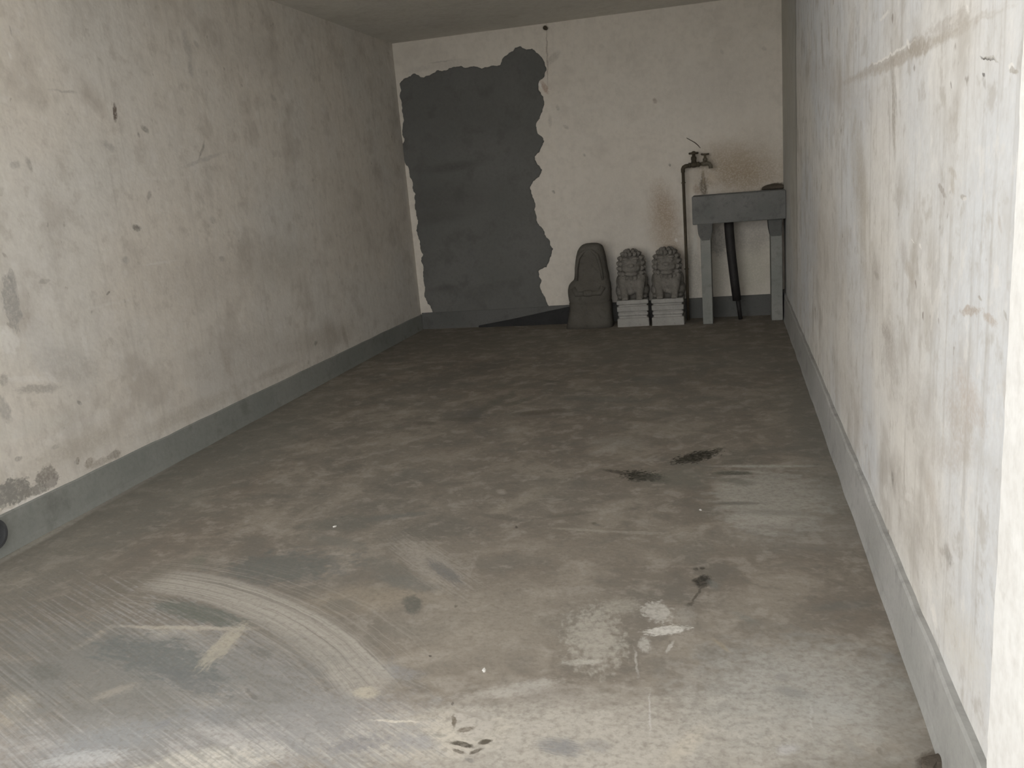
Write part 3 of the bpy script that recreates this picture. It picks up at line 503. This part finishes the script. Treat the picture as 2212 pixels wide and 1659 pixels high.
# ------------------------------------------------------------------ the room
bm = bmesh.new(); box(bm, XL-.25, XR+.30, YF-.3, YB+.25, -.15, 0); cellify(bm, 2, *FC); structure('floor', bm, M_floor)
bm = bmesh.new(); box(bm, XL-.25, XR+.30, YF, YB+.25, HC, HC+.18); structure('ceiling', bm, M_ceil)
bm = bmesh.new(); box(bm, XL-.25, XL, YF, YB, 0, HC); cellify(bm, 0, *LC); structure('wall_left', bm, M_left)
bm = bmesh.new()
prof = [(XR, YF+.05), (XR, YSTEP), (XR, YB), (XR+.30, YB), (XR+.30, YF+.05)]
lo = [bm.verts.new((x, y, 0)) for x, y in prof]; hi = [bm.verts.new((x, y, HC)) for x, y in prof]
bm.faces.new(lo); bm.faces.new(hi[::-1])
for i in range(len(prof)):
    j = (i+1) % len(prof); bm.faces.new((lo[j], lo[i], hi[i], hi[j]))
bmesh.ops.recalc_face_normals(bm, faces=bm.faces)
cellify(bm, 0, *RC); structure('wall_right', bm, M_right)
bm = bmesh.new(); box(bm, XL-.25, XR+.30, YB, YB+.25, 0, HC); cellify(bm, 1, *BC); wall_back = structure('wall_back', bm, M_back)

# ragged doorway-sized cement patch, part of the back wall
outline = [(863.4,181),(872,170),(891.6,159.3),(904.6,162.6),(913,167),(933,160),(948,151.7),(967.5,150.6),(976,146),(1011,146),(1028,144),(1041,148.5),(1056,144),(1082.5,138.7),(1086.8,124.6),(1099.8,113.8),(1112.8,103),(1123.7,99.7),(1132.4,105),(1149.7,105),(1165,118),(1175.7,133),(1180,152.8),(1175.7,166),(1165,174.5),(1165,196),(1173.6,211),(1173.6,231),(1167,250.4),(1158,270),(1162.7,289.5),(1175.7,304.6),(1167,324),(1156,337),(1158,348),(1171,367.5),(1165,382),(1152,391),(1144.8,404),(1148,419),(1154.5,436),(1154.5,454),(1165,488.5),(1176,506),(1187,519),(1194.7,538),(1187,560),(1180.6,577.4),(1163,586),(1165,599),(1169.7,608),(1166.5,621),(1174,638),(1185,660),(1186,674),(934,682),(933,668.5),(920,644.6),(918,625),(913.8,588),(911.6,568.7),(913.8,549),(907,521),(900.7,488.5),(896.4,451.6),(895.3,430),(897.5,419),(892,395),(885,382.7),(876.4,354.5),(868,341.5),(868,330.7),(874,300),(872,257),(867.7,224.4),(866.6,196)]
pts = [at(x, y, 1, YB) for x, y in outline]
random.seed(5)
def frac(p, q, depth, keep):
    if depth == 0 or (q-p).length < .012: return [p]
    m_ = (p+q)/2; L = (q-p).length
    if not keep: m_ = m_ + Vector(((random.random()-.5)*L*.30, 0, (random.random()-.5)*L*.30))
    return frac(p, m_, depth-1, keep) + frac(m_, q, depth-1, keep)
poly = []
for i, p in enumerate(pts): poly += frac(p, pts[(i+1) % len(pts)], 4, i in (54, 53))
bm = bmesh.new()
def clampx(x): return max(x, XL+.003)
cx = sum(p.x for p in poly)/len(poly); cz = sum(p.z for p in poly)/len(poly)
rings_ = []
for dy, sh in ((.0005, 0), (-.007, .004), (-.011, .012)):
    rr = []
    for p in poly:
        v = Vector((cx-p.x, 0, cz-p.z)).normalized()*sh
        rr.append(bm.verts.new((clampx(p.x+v.x), YB+dy, p.z+v.z)))
    rings_.append(rr)
for a, b in zip(rings_, rings_[1:]):
    for k in range(len(a)): bm.faces.new((a[k], a[(k+1) % len(a)], b[(k+1) % len(a)], b[k]))
edges = [bm.edges.get((rings_[-1][k], rings_[-1][(k+1) % len(poly)])) for k in range(len(poly))]
bmesh.ops.triangle_fill(bm, use_beauty=True, edges=[e for e in edges if e])
bmesh.ops.recalc_face_normals(bm, faces=bm.faces)
pt_ = structure('cement_patch', bm, M_patch, wall_back); pt_['label'] = 'dark grey cement patch with ragged edges filling a former doorway'

# skirtings
def skirt(name, path, h0, h1, thick, m, inward, jag=.004, n=90):
    bm = bmesh.new(); a, b = Vector(path[0]), Vector(path[1]); nrm = Vector(inward); rows = []
    for i in range(n+1):
        t = i/n; p = a.lerp(b, t); h = h0+(h1-h0)*t
        j = (mnoise.noise(p*6)*.7 + mnoise.noise(p*23)*.5)*jag
        th = thick + mnoise.noise(p*4+Vector((3, 1, 0)))*.004
        rows.append([bm.verts.new(q) for q in (p-nrm*.0005, p+nrm*(th+.006), p+nrm*(th+.001)+Vector((0, 0, .03)), p+nrm*th+Vector((0, 0, h*.5)), p+nrm*(th-.001)+Vector((0, 0, h+j-.006)), p+nrm*(th-.007)+Vector((0, 0, h+j)), p-nrm*.0005+Vector((0, 0, h+j)))])
    for r, s in zip(rows, rows[1:]):
        for k in range(7): bm.faces.new((r[k], s[k], s[(k+1) % 7], r[(k+1) % 7]))
    bm.faces.new(rows[0]); bm.faces.new(rows[-1][::-1]); bmesh.ops.recalc_face_normals(bm, faces=bm.faces)
    return structure(name, bm, m)
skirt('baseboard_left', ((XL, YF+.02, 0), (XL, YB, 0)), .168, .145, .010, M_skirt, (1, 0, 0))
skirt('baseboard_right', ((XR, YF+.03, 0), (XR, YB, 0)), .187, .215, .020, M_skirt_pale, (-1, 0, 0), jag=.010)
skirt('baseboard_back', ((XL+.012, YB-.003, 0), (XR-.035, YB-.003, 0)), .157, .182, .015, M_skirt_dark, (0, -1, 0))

# bright outer jamb of the doorway, its plaster edge ragged and a little proud of the wall
bm = bmesh.new(); n = 120; cols_ = []
for i in range(n+1):
    z = HC*i/n; e = YF+.055 + mnoise.noise(Vector((0, 0, z*9)))*.008 + mnoise.noise(Vector((4, 0, z*40)))*.004
    cols_.append([bm.verts.new(q) for q in ((XR+.001, e, z), (XR-.010, e-.012, z), (XR-.012, YF-.35, z), (XR+.30, YF-.35, z), (XR+.30, YF+.05, z))])
for r, s in zip(cols_, cols_[1:]):
    for k in range(5): bm.faces.new((r[k], r[(k+1) % 5], s[(k+1) % 5], s[k]))
bm.faces.new(cols_[0]); bm.faces.new(cols_[-1][::-1]); bmesh.ops.recalc_face_normals(bm, faces=bm.faces)
structure('trim_1', bm, M_jamb)
# forecourt outside the opening, which throws light up to the ceiling
M_yard = mat_concrete('sunless_forecourt', (.54, .53, .50), (.58, .57, .54), (.47, .46, .43), scale=1)
bm = bmesh.new(); box(bm, -9, 6, -9, YF-.302, -.16, -.012); structure('ground', bm, M_yard)

# ------------------------------------------------------------------ concrete trough on two legs
SX0, SX1, SY0, SY1 = -.302, XR-.002, 7.335, 7.69
tr = thing('washing_trough', (.07, 7.5, 0), 'grey concrete washing trough on two legs in the right rear corner', 'sink')
LOC = Vector(tr.location)
def rel(bm): bmesh.ops.translate(bm, verts=bm.verts, vec=-LOC)
bm = bmesh.new(); N = 14
# basin: outer box with an inner well; front apron top rises slightly to the right as cast
o_ = [(SX0, SY0), (SX1, SY0), (SX1, SY1), (SX0, SY1)]; t_ = .055
i_ = [(SX0+t_, SY0+t_), (SX1-t_, SY0+t_), (SX1-t_, SY1-t_), (SX0+t_, SY1-t_)]
zb, zt, zf = .838, 1.066, .93
ob = [bm.verts.new((x, y, zb)) for x, y in o_]; ot = [bm.verts.new((x, y, zt)) for x, y in o_]
it = [bm.verts.new((x, y, zt)) for x, y in i_]; ib = [bm.verts.new((x+(.02 if k in (0, 3) else -.02), y+(.02 if k < 2 else -.02), zf)) for k, (x, y) in enumerate(i_)]
bm.faces.new(ob); bm.faces.new(ib)
for k in range(4):
    j = (k+1) % 4
    bm.faces.new((ob[k], ob[j], ot[j], ot[k])); bm.faces.new((ot[k], ot[j], it[j], it[k])); bm.faces.new((it[k], it[j], ib[j], ib[k]))
bmesh.ops.recalc_face_normals(bm, faces=bm.faces)
bmesh.ops.bevel(bm, geom=list(bm.edges), offset=.010, segments=3, affect='EDGES', profile=.6)
rel(bm); ba = link('basin', bm, M_trough, tr, True); rough(ba, .006, .07)
def leg_piece(x0, x1, y0, y1, m):
    bm = bmesh.new(); box(bm, x0, x1, y0, y1, 0, .80, bevel=.006); rel(bm); return link('leg', bm, m, tr)
leg_piece(-.243, -.160, 7.345, 7.60, M_leg)
leg_piece(.318, .430-.022, 7.40, 7.62, M_leg)
def corbel(x0, x1, xa, xb, y0, y1):
    bm = bmesh.new(); P = [(x0, .845), (x0+.005, .76), (xa, .70), (xb, .70), (x1-.005, .76), (x1, .845)]
    f = [bm.verts.new((x, y0+(.845-z)*.03, z)) for x, z in P]; b = [bm.verts.new((x, y1, z)) for x, z in P]
    bm.faces.new(f); bm.faces.new(b[::-1])
    for k in range(6): bm.faces.new((f[k], b[k], b[(k+1) % 6], f[(k+1) % 6]))
    bmesh.ops.recalc_face_normals(bm, faces=bm.faces)
    bmesh.ops.bevel(bm, geom=list(bm.edges), offset=.005, segments=2, affect='EDGES'); rel(bm)
    return link('corbel', bm, M_corbel, tr)
corbel(-.265, -.142, -.235, -.165, 7.338, 7.61); corbel(.300, .432-.022, .318, .405, 7.385, 7.63)
bm = bmesh.new(); tube(bm, [(-.012, 7.50, .845), (-.010, 7.50, .76), (.000, 7.50, .60), (.022, 7.505, .35), (.040, 7.51, .17)], [.039, .039, .038, .037, .036], 20)
tube(bm, [(.046, 7.51, .19), (.056, 7.512, .10), (.066, 7.515, .004)], [.020, .018, .017], 16)
rel(bm); dp = link('drain_hose', bm, M_hose, tr, True); dp['label'] = 'black drain hose hanging from the basin'

# lump of dirt on the rim corner
bm = bmesh.new(); ball(bm, (0, 0, 0), (.10, .035, .045), 20, 12)
for v in bm.verts: v.co.z = max(v.co.z, 0)
ct = link('dirt_lump', bm, M_rubble, None, True); ct.location = (.36, 7.655, 1.069); rough(ct, .010, .05)
ct['label'] = 'dark lump of dirt on the rear right rim of the concrete trough'; ct['category'] = 'dirt'

# ------------------------------------------------------------------ water pipe with stop valve and tap
PX, PY = -.377, 7.60
wp = thing('water_pipe', (PX, PY, 0), 'rusty iron water pipe rising left of the trough with valve and tap', 'pipe')
L0 = Vector((PX, PY, 0))
def relp(bm): bmesh.ops.translate(bm, verts=bm.verts, vec=-L0)
zt_ = 1.315
bm = bmesh.new(); tube(bm, [(PX, PY, .0), (PX+.002, PY, .6), (PX, PY, zt_-.04)], .0125, 16); relp(bm); link('riser', bm, M_rust, wp, True)
bm = bmesh.new()
tube(bm, [(PX, PY, zt_-.05), (PX, PY, zt_-.022), (PX+.006, PY, zt_-.008), (PX+.022, PY, zt_), (PX+.05, PY, zt_+.002)], [.017, .0175, .0175, .0175, .017], 16)
relp(bm); link('elbow', bm, M_rust, wp, True)
bm = bmesh.new(); tube(bm, [(PX+.045, PY, zt_+.002), (PX+.165, PY, zt_+.008)], .013, 16); relp(bm); link('nipple', bm, M_rust, wp, True)
VX = PX+.092
bm = bmesh.new(); ball(bm, (VX, PY, zt_+.006), (.036, .024, .024), 20, 12)
tube(bm, [(VX-.045, PY, zt_+.004), (VX-.026, PY, zt_+.005)], .021, 8); tube(bm, [(VX+.026, PY, zt_+.006), (VX+.047, PY, zt_+.007)], .021, 8)
tube(bm, [(VX, PY, zt_+.02), (VX, PY, zt_+.045), (VX, PY, zt_+.047), (VX, PY, zt_+.072), (VX, PY, zt_+.073), (VX, PY, zt_+.098)], [.024, .020, .024, .022, .015, .012], 16)
relp(bm); v = link('stop_valve', bm, M_rust, wp, True)
bm = bmesh.new()
R_ = .033; wheel = [(VX+R_*math.cos(a), PY+R_*math.sin(a), zt_+.100) for a in [2*math.pi*k/24 for k in range(25)]]
tube(bm, wheel, .009, 10, False)
for k in range(4):
    a = math.pi/2*k+.4; tube(bm, [(VX, PY, zt_+.104), (VX+R_*math.cos(a), PY+R_*math.sin(a), zt_+.100)], .0045, 8)
ball(bm, (VX, PY, zt_+.106), (.018, .018, .012), 12, 8); relp(bm); link('handwheel', bm, M_rust, v, True)
TX = PX+.185
bm = bmesh.new()
tube(bm, [(TX-.03, PY, zt_+.008), (TX-.01, PY, zt_+.008), (TX+.012, PY, zt_+.010), (TX+.032, PY, zt_+.004), (TX+.043, PY, zt_-.014), (TX+.044, PY, zt_-.034)], [.015, .021, .020, .017, .0165, .017], 16)
tube(bm, [(TX, PY, zt_+.01), (TX, PY, zt_+.035), (TX, PY, zt_+.036), (TX, PY, zt_+.052), (TX, PY, zt_+.053), (TX, PY, zt_+.080)], [.020, .017, .020, .018, .012, .009], 16)
relp(bm); tp = link('tap', bm, M_brass, wp, True); tp['label'] = 'tarnished tap with a downturned spout'
bm = bmesh.new(); tube(bm, [(TX-.028, PY, zt_+.086), (TX-.010, PY, zt_+.082), (TX, PY, zt_+.081), (TX+.010, PY, zt_+.082), (TX+.028, PY, zt_+.084)], [.008, .008, .011, .008, .008], 12)
ball(bm, (TX-.028, PY, zt_+.086), .0075, 10, 8); ball(bm, (TX+.028, PY, zt_+.084), .0075, 10, 8); relp(bm); link('tap_handle', bm, M_rust, tp, True)
# clips that hold the pipe to the wall
for z in (.45, 1.18):
    bm = bmesh.new(); tube(bm, [(PX, PY+.012, z), (PX, YB-.001, z)], .006, 8)
    tube(bm, [(PX+.0155*math.cos(a), PY+.0155*math.sin(a), z) for a in [2*math.pi*k/16 for k in range(17)]], .004, 8, False); relp(bm); link('pipe_clip', bm, M_rust, wp)

# broken wire curling from the wall above the taps
bm = bmesh.new(); wps = [at(x, y, 1, YB-.006) for x, y in ((1483, 298), (1492, 303), (1501, 308), (1508, 314), (1513, 320))]
wps[0].y = YB+.002
tube(bm, wps, [.003, .003, .0035, .0035, .002], 8); wr = link('wire_stub', bm, M_rust, None, True)
wr['label'] = 'short dark bent wire on the back wall above the two taps'; wr['category'] = 'wire'
# iron peg under the ceiling
p = at(1180, 62, 1, YB)
bm = bmesh.new(); tube(bm, [(0, .01, 0), (0, -.045, 0)], .013, 14); tube(bm, [(0, -.045, 0), (0, -.055, 0)], .018, 14)
pg = link('iron_peg', bm, M_rust, None); pg.location = (p.x, YB, p.z); pg['label'] = 'small dark iron peg in the back wall just under the ceiling'; pg['category'] = 'peg'

# ------------------------------------------------------------------ stone lions
def tier_profile(bm, rows, seg_r=.012):
    """square plan with softened corners; rows of (z, half width, half depth)"""
    rings = []
    for z, hx, hy in rows:
        r = []
        for sx, sy, a0 in ((1, 1, 0), (-1, 1, 90), (-1, -1, 180), (1, -1, 270)):
            for q in (0, 45, 90):
                a = math.radians(a0+q); r.append(bm.verts.new((sx*(hx-seg_r)+seg_r*math.cos(a), sy*(hy-seg_r)+seg_r*math.sin(a), z)))
        rings.append(r)
    n = len(rings[0])
    for a, b in zip(rings, rings[1:]):
        for k in range(n): bm.faces.new((a[k], a[(k+1) % n], b[(k+1) % n], b[k]))
    bm.faces.new(rings[0][::-1]); bm.faces.new(rings[-1])

def make_lion(loc, rz, label, mirror=1):
    t = thing('stone_lion', loc, label, 'statue', 'carved stone lions by the back wall'); t.rotation_euler = (0, 0, rz)
    hx, hy = .138, .145
    bm = bmesh.new()
    tier_profile(bm, [(0, hx, hy), (.066, hx*.995, hy*.995), (.072, hx*.96, hy*.96), (.076, hx*.89, hy*.89), (.086, hx*.88, hy*.88), (.091, hx*.90, hy*.90),
                      (.098, hx*.95, hy*.95), (.118, hx*.95, hy*.95), (.123, hx*.90, hy*.90), (.130, hx*.90, hy*.90), (.133, hx*.965, hy*.965), (.136, hx*.985, hy*.985), (.172, hx*.985, hy*.985), (.177, hx*.93, hy*.93), (.181, hx*.89, hy*.89),
                      (.189, hx*.89, hy*.89), (.196, hx*.985, hy*.985), (.206, hx, hy), (.222, hx*.99, hy*.99), (.230, hx*.96, hy*.96)])
    pd = link('pedestal', bm, M_stone_light, t); rough(pd, .004, .05)
    # body: seated lion facing the room (-y)
    bm = bmesh.new(); z0 = .225
    ball(bm, (0, .025, z0+.13), (.118, .105, .155), 28, 18)                     # trunk
    ball(bm, (0, -.035, z0+.15), (.105, .085, .115), 28, 18)                    # chest
    for s in (-1, 1):
        ball(bm, (s*.100, .055, z0+.065), (.062, .085, .078), 20, 14)           # haunch
        ball(bm, (s*.112, -.015, z0+.022), (.035, .065, .024), 16, 10)          # hind paw
        tube(bm, [(s*.085, -.03, z0+.19), (s*.082, -.075, z0+.13), (s*.070, -.095, z0+.065), (s*.066, -.100, z0+.02)], [.052, .043, .034, .036], 16)
        ball(bm, (s*.066, -.112, z0+.022), (.037, .040, .026), 16, 10)          # fore paw
        for k in (-1, 0, 1): ball(bm, (s*.066+k*.019, -.142, z0+.015), .0125, 10, 8)
        ball(bm, (s*.118, .005, z0+.155), (.034, .06, .06), 16, 12)             # shoulder
    ball(bm, (-.01*mirror, -.075, z0+.075), .036, 18, 12)                       # ball held under the chest
    body = link('body', bm, M_stone_mid, t); rough(body, .006, .04, 0, .0065, 2)
    # head
    bm = bmesh.new(); hz = .52
    ball(bm, (0, -.010, hz), (.116, .105, .115), 28, 20)
    ball(bm, (0, -.085, hz-.020), (.080, .052, .048), 24, 14)                   # muzzle
    ball(bm, (0, -.083, hz-.072), (.066, .042, .022), 20, 12)                   # lower jaw
    ball(bm, (0, -.132, hz+.003), (.032, .018, .018), 14, 10)                   # nose
    for s in (-1, 1):
        ball(bm, (s*.044, -.098, hz+.036), (.023, .018, .018), 14, 10)          # eye
        ball(bm, (s*.046, -.096, hz+.062), (.036, .022, .013), 14, 10)          # brow
        ball(bm, (s*.103, -.03, hz+.03), (.018, .028, .036), 12, 10)            # ear
        ball(bm, (s*.062, -.090, hz-.022), (.028, .030, .026), 14, 10)          # cheek
    hd = link('head', bm, M_stone_mid, t); rough(hd, .003, .03, 0, .005, 1)
    # mane: rows of snail curls round and over the head
    bm = bmesh.new()
    def curl(c, r, nrm):
        ball(bm, c, r, 12, 8); nrm = nrm.normalized(); ball(bm, Vector(c)+nrm*r*.75, r*.52, 10, 6)
    for row, (zz, rx, ry, r, a0, a1, n_) in enumerate([(hz+.118, .045, .045, .022, 0, 360, 6), (hz+.096, .080, .078, .0225, 0, 360, 11), (hz+.060, .108, .100, .0225, -28, 208, 10),
            (hz+.018, .120, .108, .023, -30, 210, 11), (hz-.026, .122, .108, .023, -32, 212, 11), (hz-.068, .116, .106, .022, -40, 220, 12), (hz-.104, .102, .102, .021, -90, 268, 16)]):
        for k in range(n_):
            a = math.radians(a0+(a1-a0)*(k/(n_-1) if a1-a0 < 350 else k/n_)+(row % 2)*6)
            c = Vector((rx*math.cos(a), -.006+ry*math.sin(a), zz)); curl(c, r, Vector((math.cos(a), math.sin(a), .25)))
    mn = link('mane', bm, M_stone_mid, hd, True)
    # tail up the back
    bm = bmesh.new(); tube(bm, [(0, .10, z0+.03), (.01, .135, z0+.07), (0, .140, z0+.13), (-.01, .125, z0+.19)], [.022, .026, .030, .014], 14)
    link('tail', bm, M_stone_mid, t, True)
    for o in [body, hd, mn]:
        for v in o.data.vertices: v.co.x *= .92 if o is body else .88
    return t
A = at(1364, 707, 2, 0); B = at(1441, 704, 2, 0)
l1 = make_lion((A.x+.005, 7.375+.15, 0), math.radians(4), 'pale carved stone lion on a tiered pedestal, beside the smooth dark statue', 1)
l2 = make_lion((B.x+.008, 7.365+.15, 0), math.radians(0), 'pale carved stone lion on a tiered pedestal, beside the iron water pipe', -1)

# dark smooth statue: a plinth and a hooded round-topped body with a shoulder on its left
def loft(bm, rows, seg=36, p=2.6):
    rings = []
    for z, x0, x1, y0, y1 in rows:
        cx_, cy_, hx, hy = (x0+x1)/2, (y0+y1)/2, (x1-x0)/2, (y1-y0)/2; r = []
        for k in range(seg):
            a = 2*math.pi*k/seg; c, s = math.cos(a), math.sin(a)
            r.append(bm.verts.new((cx_+hx*math.copysign(abs(c)**(2/p), c), cy_+hy*math.copysign(abs(s)**(2/p), s), z)))
        rings.append(r)
    for a, b in zip(rings, rings[1:]):
        for k in range(seg): bm.faces.new((a[k], a[(k+1) % seg], b[(k+1) % seg], b[k]))
    bm.faces.new(rings[0][::-1]); bm.faces.new(rings[-1])
def sx(px, py): return at(px, py, 1, 7.42)
C0 = at(1275, 711, 2, 0)
ds = thing('hooded_statue', (C0.x, 7.50, 0), 'dark weathered stone statue with smooth rounded top, left of the two carved lions', 'statue')
OX = C0.x
bm = bmesh.new()
def row(py, xa, xb, y0, y1):
    a, b = sx(xa, py), sx(xb, py); return (a.z, a.x-OX, b.x-OX, y0, y1)
# plinth
loft(bm, [(0, sx(1223, 705).x-OX, sx(1324, 705).x-OX, -.15, .12)] + [row(py, a, b, y0, y1) for py, a, b, y0, y1 in
     ((697, 1225, 1323, -.145, .12), (683, 1228, 1321, -.14, .12), (668, 1230, 1320, -.135, .115), (655, 1228, 1319, -.13, .11))], p=4)
o = link('plinth', bm, M_stone_dark, ds, True); rough(o, .010, .09)
bm = bmesh.new()
loft(bm, [row(py, a, b, y0, y1) for py, a, b, y0, y1 in
     ((668, 1231, 1319, -.135, .11), (650, 1227, 1319, -.135, .11), (632, 1225, 1318, -.13, .11), (620, 1225, 1317, -.125, .11), (613, 1229, 1315, -.12, .11), (608, 1237, 1314, -.11, .11), (600, 1239, 1313, -.105, .11), (580, 1239, 1309, -.10, .105),
      (562, 1241, 1306, -.095, .10), (548, 1243, 1302, -.09, .12), (538, 1247, 1299, -.08, .105), (532, 1252, 1295, -.065, .085), (528, 1260, 1289, -.04, .06))], p=3.2)
o = link('body', bm, M_stone_dark, ds, True); rough(o, .014, .08, 1)
# carved hood rim, folded hands and drapery in low relief
bm = bmesh.new()
hood = [sx(x, y) for x, y in ((1247, 606), (1246, 580), (1250, 557), (1262, 543), (1277, 541), (1290, 550), (1297, 572), (1303, 604))]
tube(bm, [(q.x-OX, -.103+.03*(i in (3, 4)), q.z) for i, q in enumerate(hood)], [.010, .014, .015, .015, .015, .015, .014, .010], 12)
o = link('hood_rim', bm, M_stone_dark, ds, True); rough(o, .006, .03)
bm = bmesh.new()
q = sx(1272, 632); ball(bm, (q.x-OX, -.125, q.z), (.065, .03, .03), 20, 12)
for s in (-1, 1): tube(bm, [(q.x-OX+s*.13, -.105, q.z+.05), (q.x-OX+s*.10, -.12, q.z-.005), (q.x-OX+s*.03, -.135, q.z)], [.026, .026, .020], 12)
o = link('folded_arms', bm, M_stone_dark, ds, True); rough(o, .006, .04)

# black board lying on edge behind the dark statue, cut to a long wedge
bm = bmesh.new()
W0 = at(1035, 712, 2, 0); yb_ = 7.60
yb_ = 7.66
P = [(at(1034, 711, 1, yb_).x, .0), (at(1034, 706, 1, yb_).x, .018), (at(1100, 694, 1, yb_).x, .045+.015), (at(1229, 674, 1, yb_).x, .155), (-1.30, .155+.02), (-1.30, .0)]
f = [bm.verts.new((x, -.008, z)) for x, z in P]; b = [bm.verts.new((x, .005, z)) for x, z in P]
# lean the top back against the skirting
for L_ in (f, b):
    for vv in L_: vv.co.y += vv.co.z*.10
bm.faces.new(f); bm.faces.new(b[::-1])
for k in range(6): bm.faces.new((f[k], b[k], b[(k+1) % 6], f[(k+1) % 6]))
bmesh.ops.recalc_face_normals(bm, faces=bm.faces); bmesh.ops.bevel(bm, geom=list(bm.edges), offset=.003, segments=2, affect='EDGES')
bo = link('black_board', bm, M_black, None); bo.location = (0, 7.668, 0)
bo['label'] = 'long black wedge-shaped board leaning on the rear skirting behind the dark statue'; bo['category'] = 'board'

# dark round pipe end low on the left skirting, mostly outside the frame
q = at(2, 1142, 0, XL+.02)
dq = thing('drain_outlet', (XL, q.y-.055, q.z-.003), 'dark round drain outlet in the skirting at the left edge', 'drain pipe')
bm = bmesh.new(); seg = 32
prof_ = [(.0005, .062), (.045, .062), (.045, .050), (.004, .050)]
rg = [[bm.verts.new((x, r*math.cos(2*math.pi*k/seg), r*math.sin(2*math.pi*k/seg))) for k in range(seg)] for x, r in prof_]
for a, b in zip(rg, rg[1:]):
    for k in range(seg): bm.faces.new((a[k], a[(k+1) % seg], b[(k+1) % seg], b[k]))
bm.faces.new(rg[-1]); bm.faces.new(rg[0][::-1]); bmesh.ops.recalc_face_normals(bm, faces=bm.faces)
link('pipe_collar', bm, M_dark, dq)

# crumbs of plaster and mortar lying on the floor
def crumb(px, py, r, m, name, label, cat, seed, group=None):
    random.seed(seed); p = at(px, py, 2, 0)
    bm = bmesh.new(); bmesh.ops.create_icosphere(bm, subdivisions=2, radius=1)
    for v in bm.verts:
        v.co = Vector((v.co.x*r*(1.2+.5*mnoise.noise(v.co*1.5+Vector((seed, 0, 0)))), v.co.y*r*.8*(1+.9*mnoise.noise(v.co*2+Vector((0, seed, 0)))), max(v.co.z, -.5)*r*.45))
    zmin = min(v.co.z for v in bm.verts)
    o = link(name, bm, m); o.location = (p.x, p.y, -zmin); o.rotation_euler.z = seed*.9
    o['label'] = label; o['category'] = cat
    if group: o['group'] = group
crumb(723, 1138, .007, M_chip, 'plaster_chip', 'tiny white plaster chip on the dark stained floor left of centre', 'plaster chip', 1)
crumb(1513, 1102, .006, M_chip, 'plaster_chip', 'tiny white plaster chip on the floor left of the pale crate print', 'plaster chip', 2)
crumb(1045, 1449, .005, M_chip, 'plaster_chip', 'tiny white plaster chip on the floor above the boot print', 'plaster chip', 3)
crumb(2024, 1654, .030, M_rubble, 'mortar_lump', 'brown crumbled mortar lump against the right skirting at the front', 'rubble', 4)
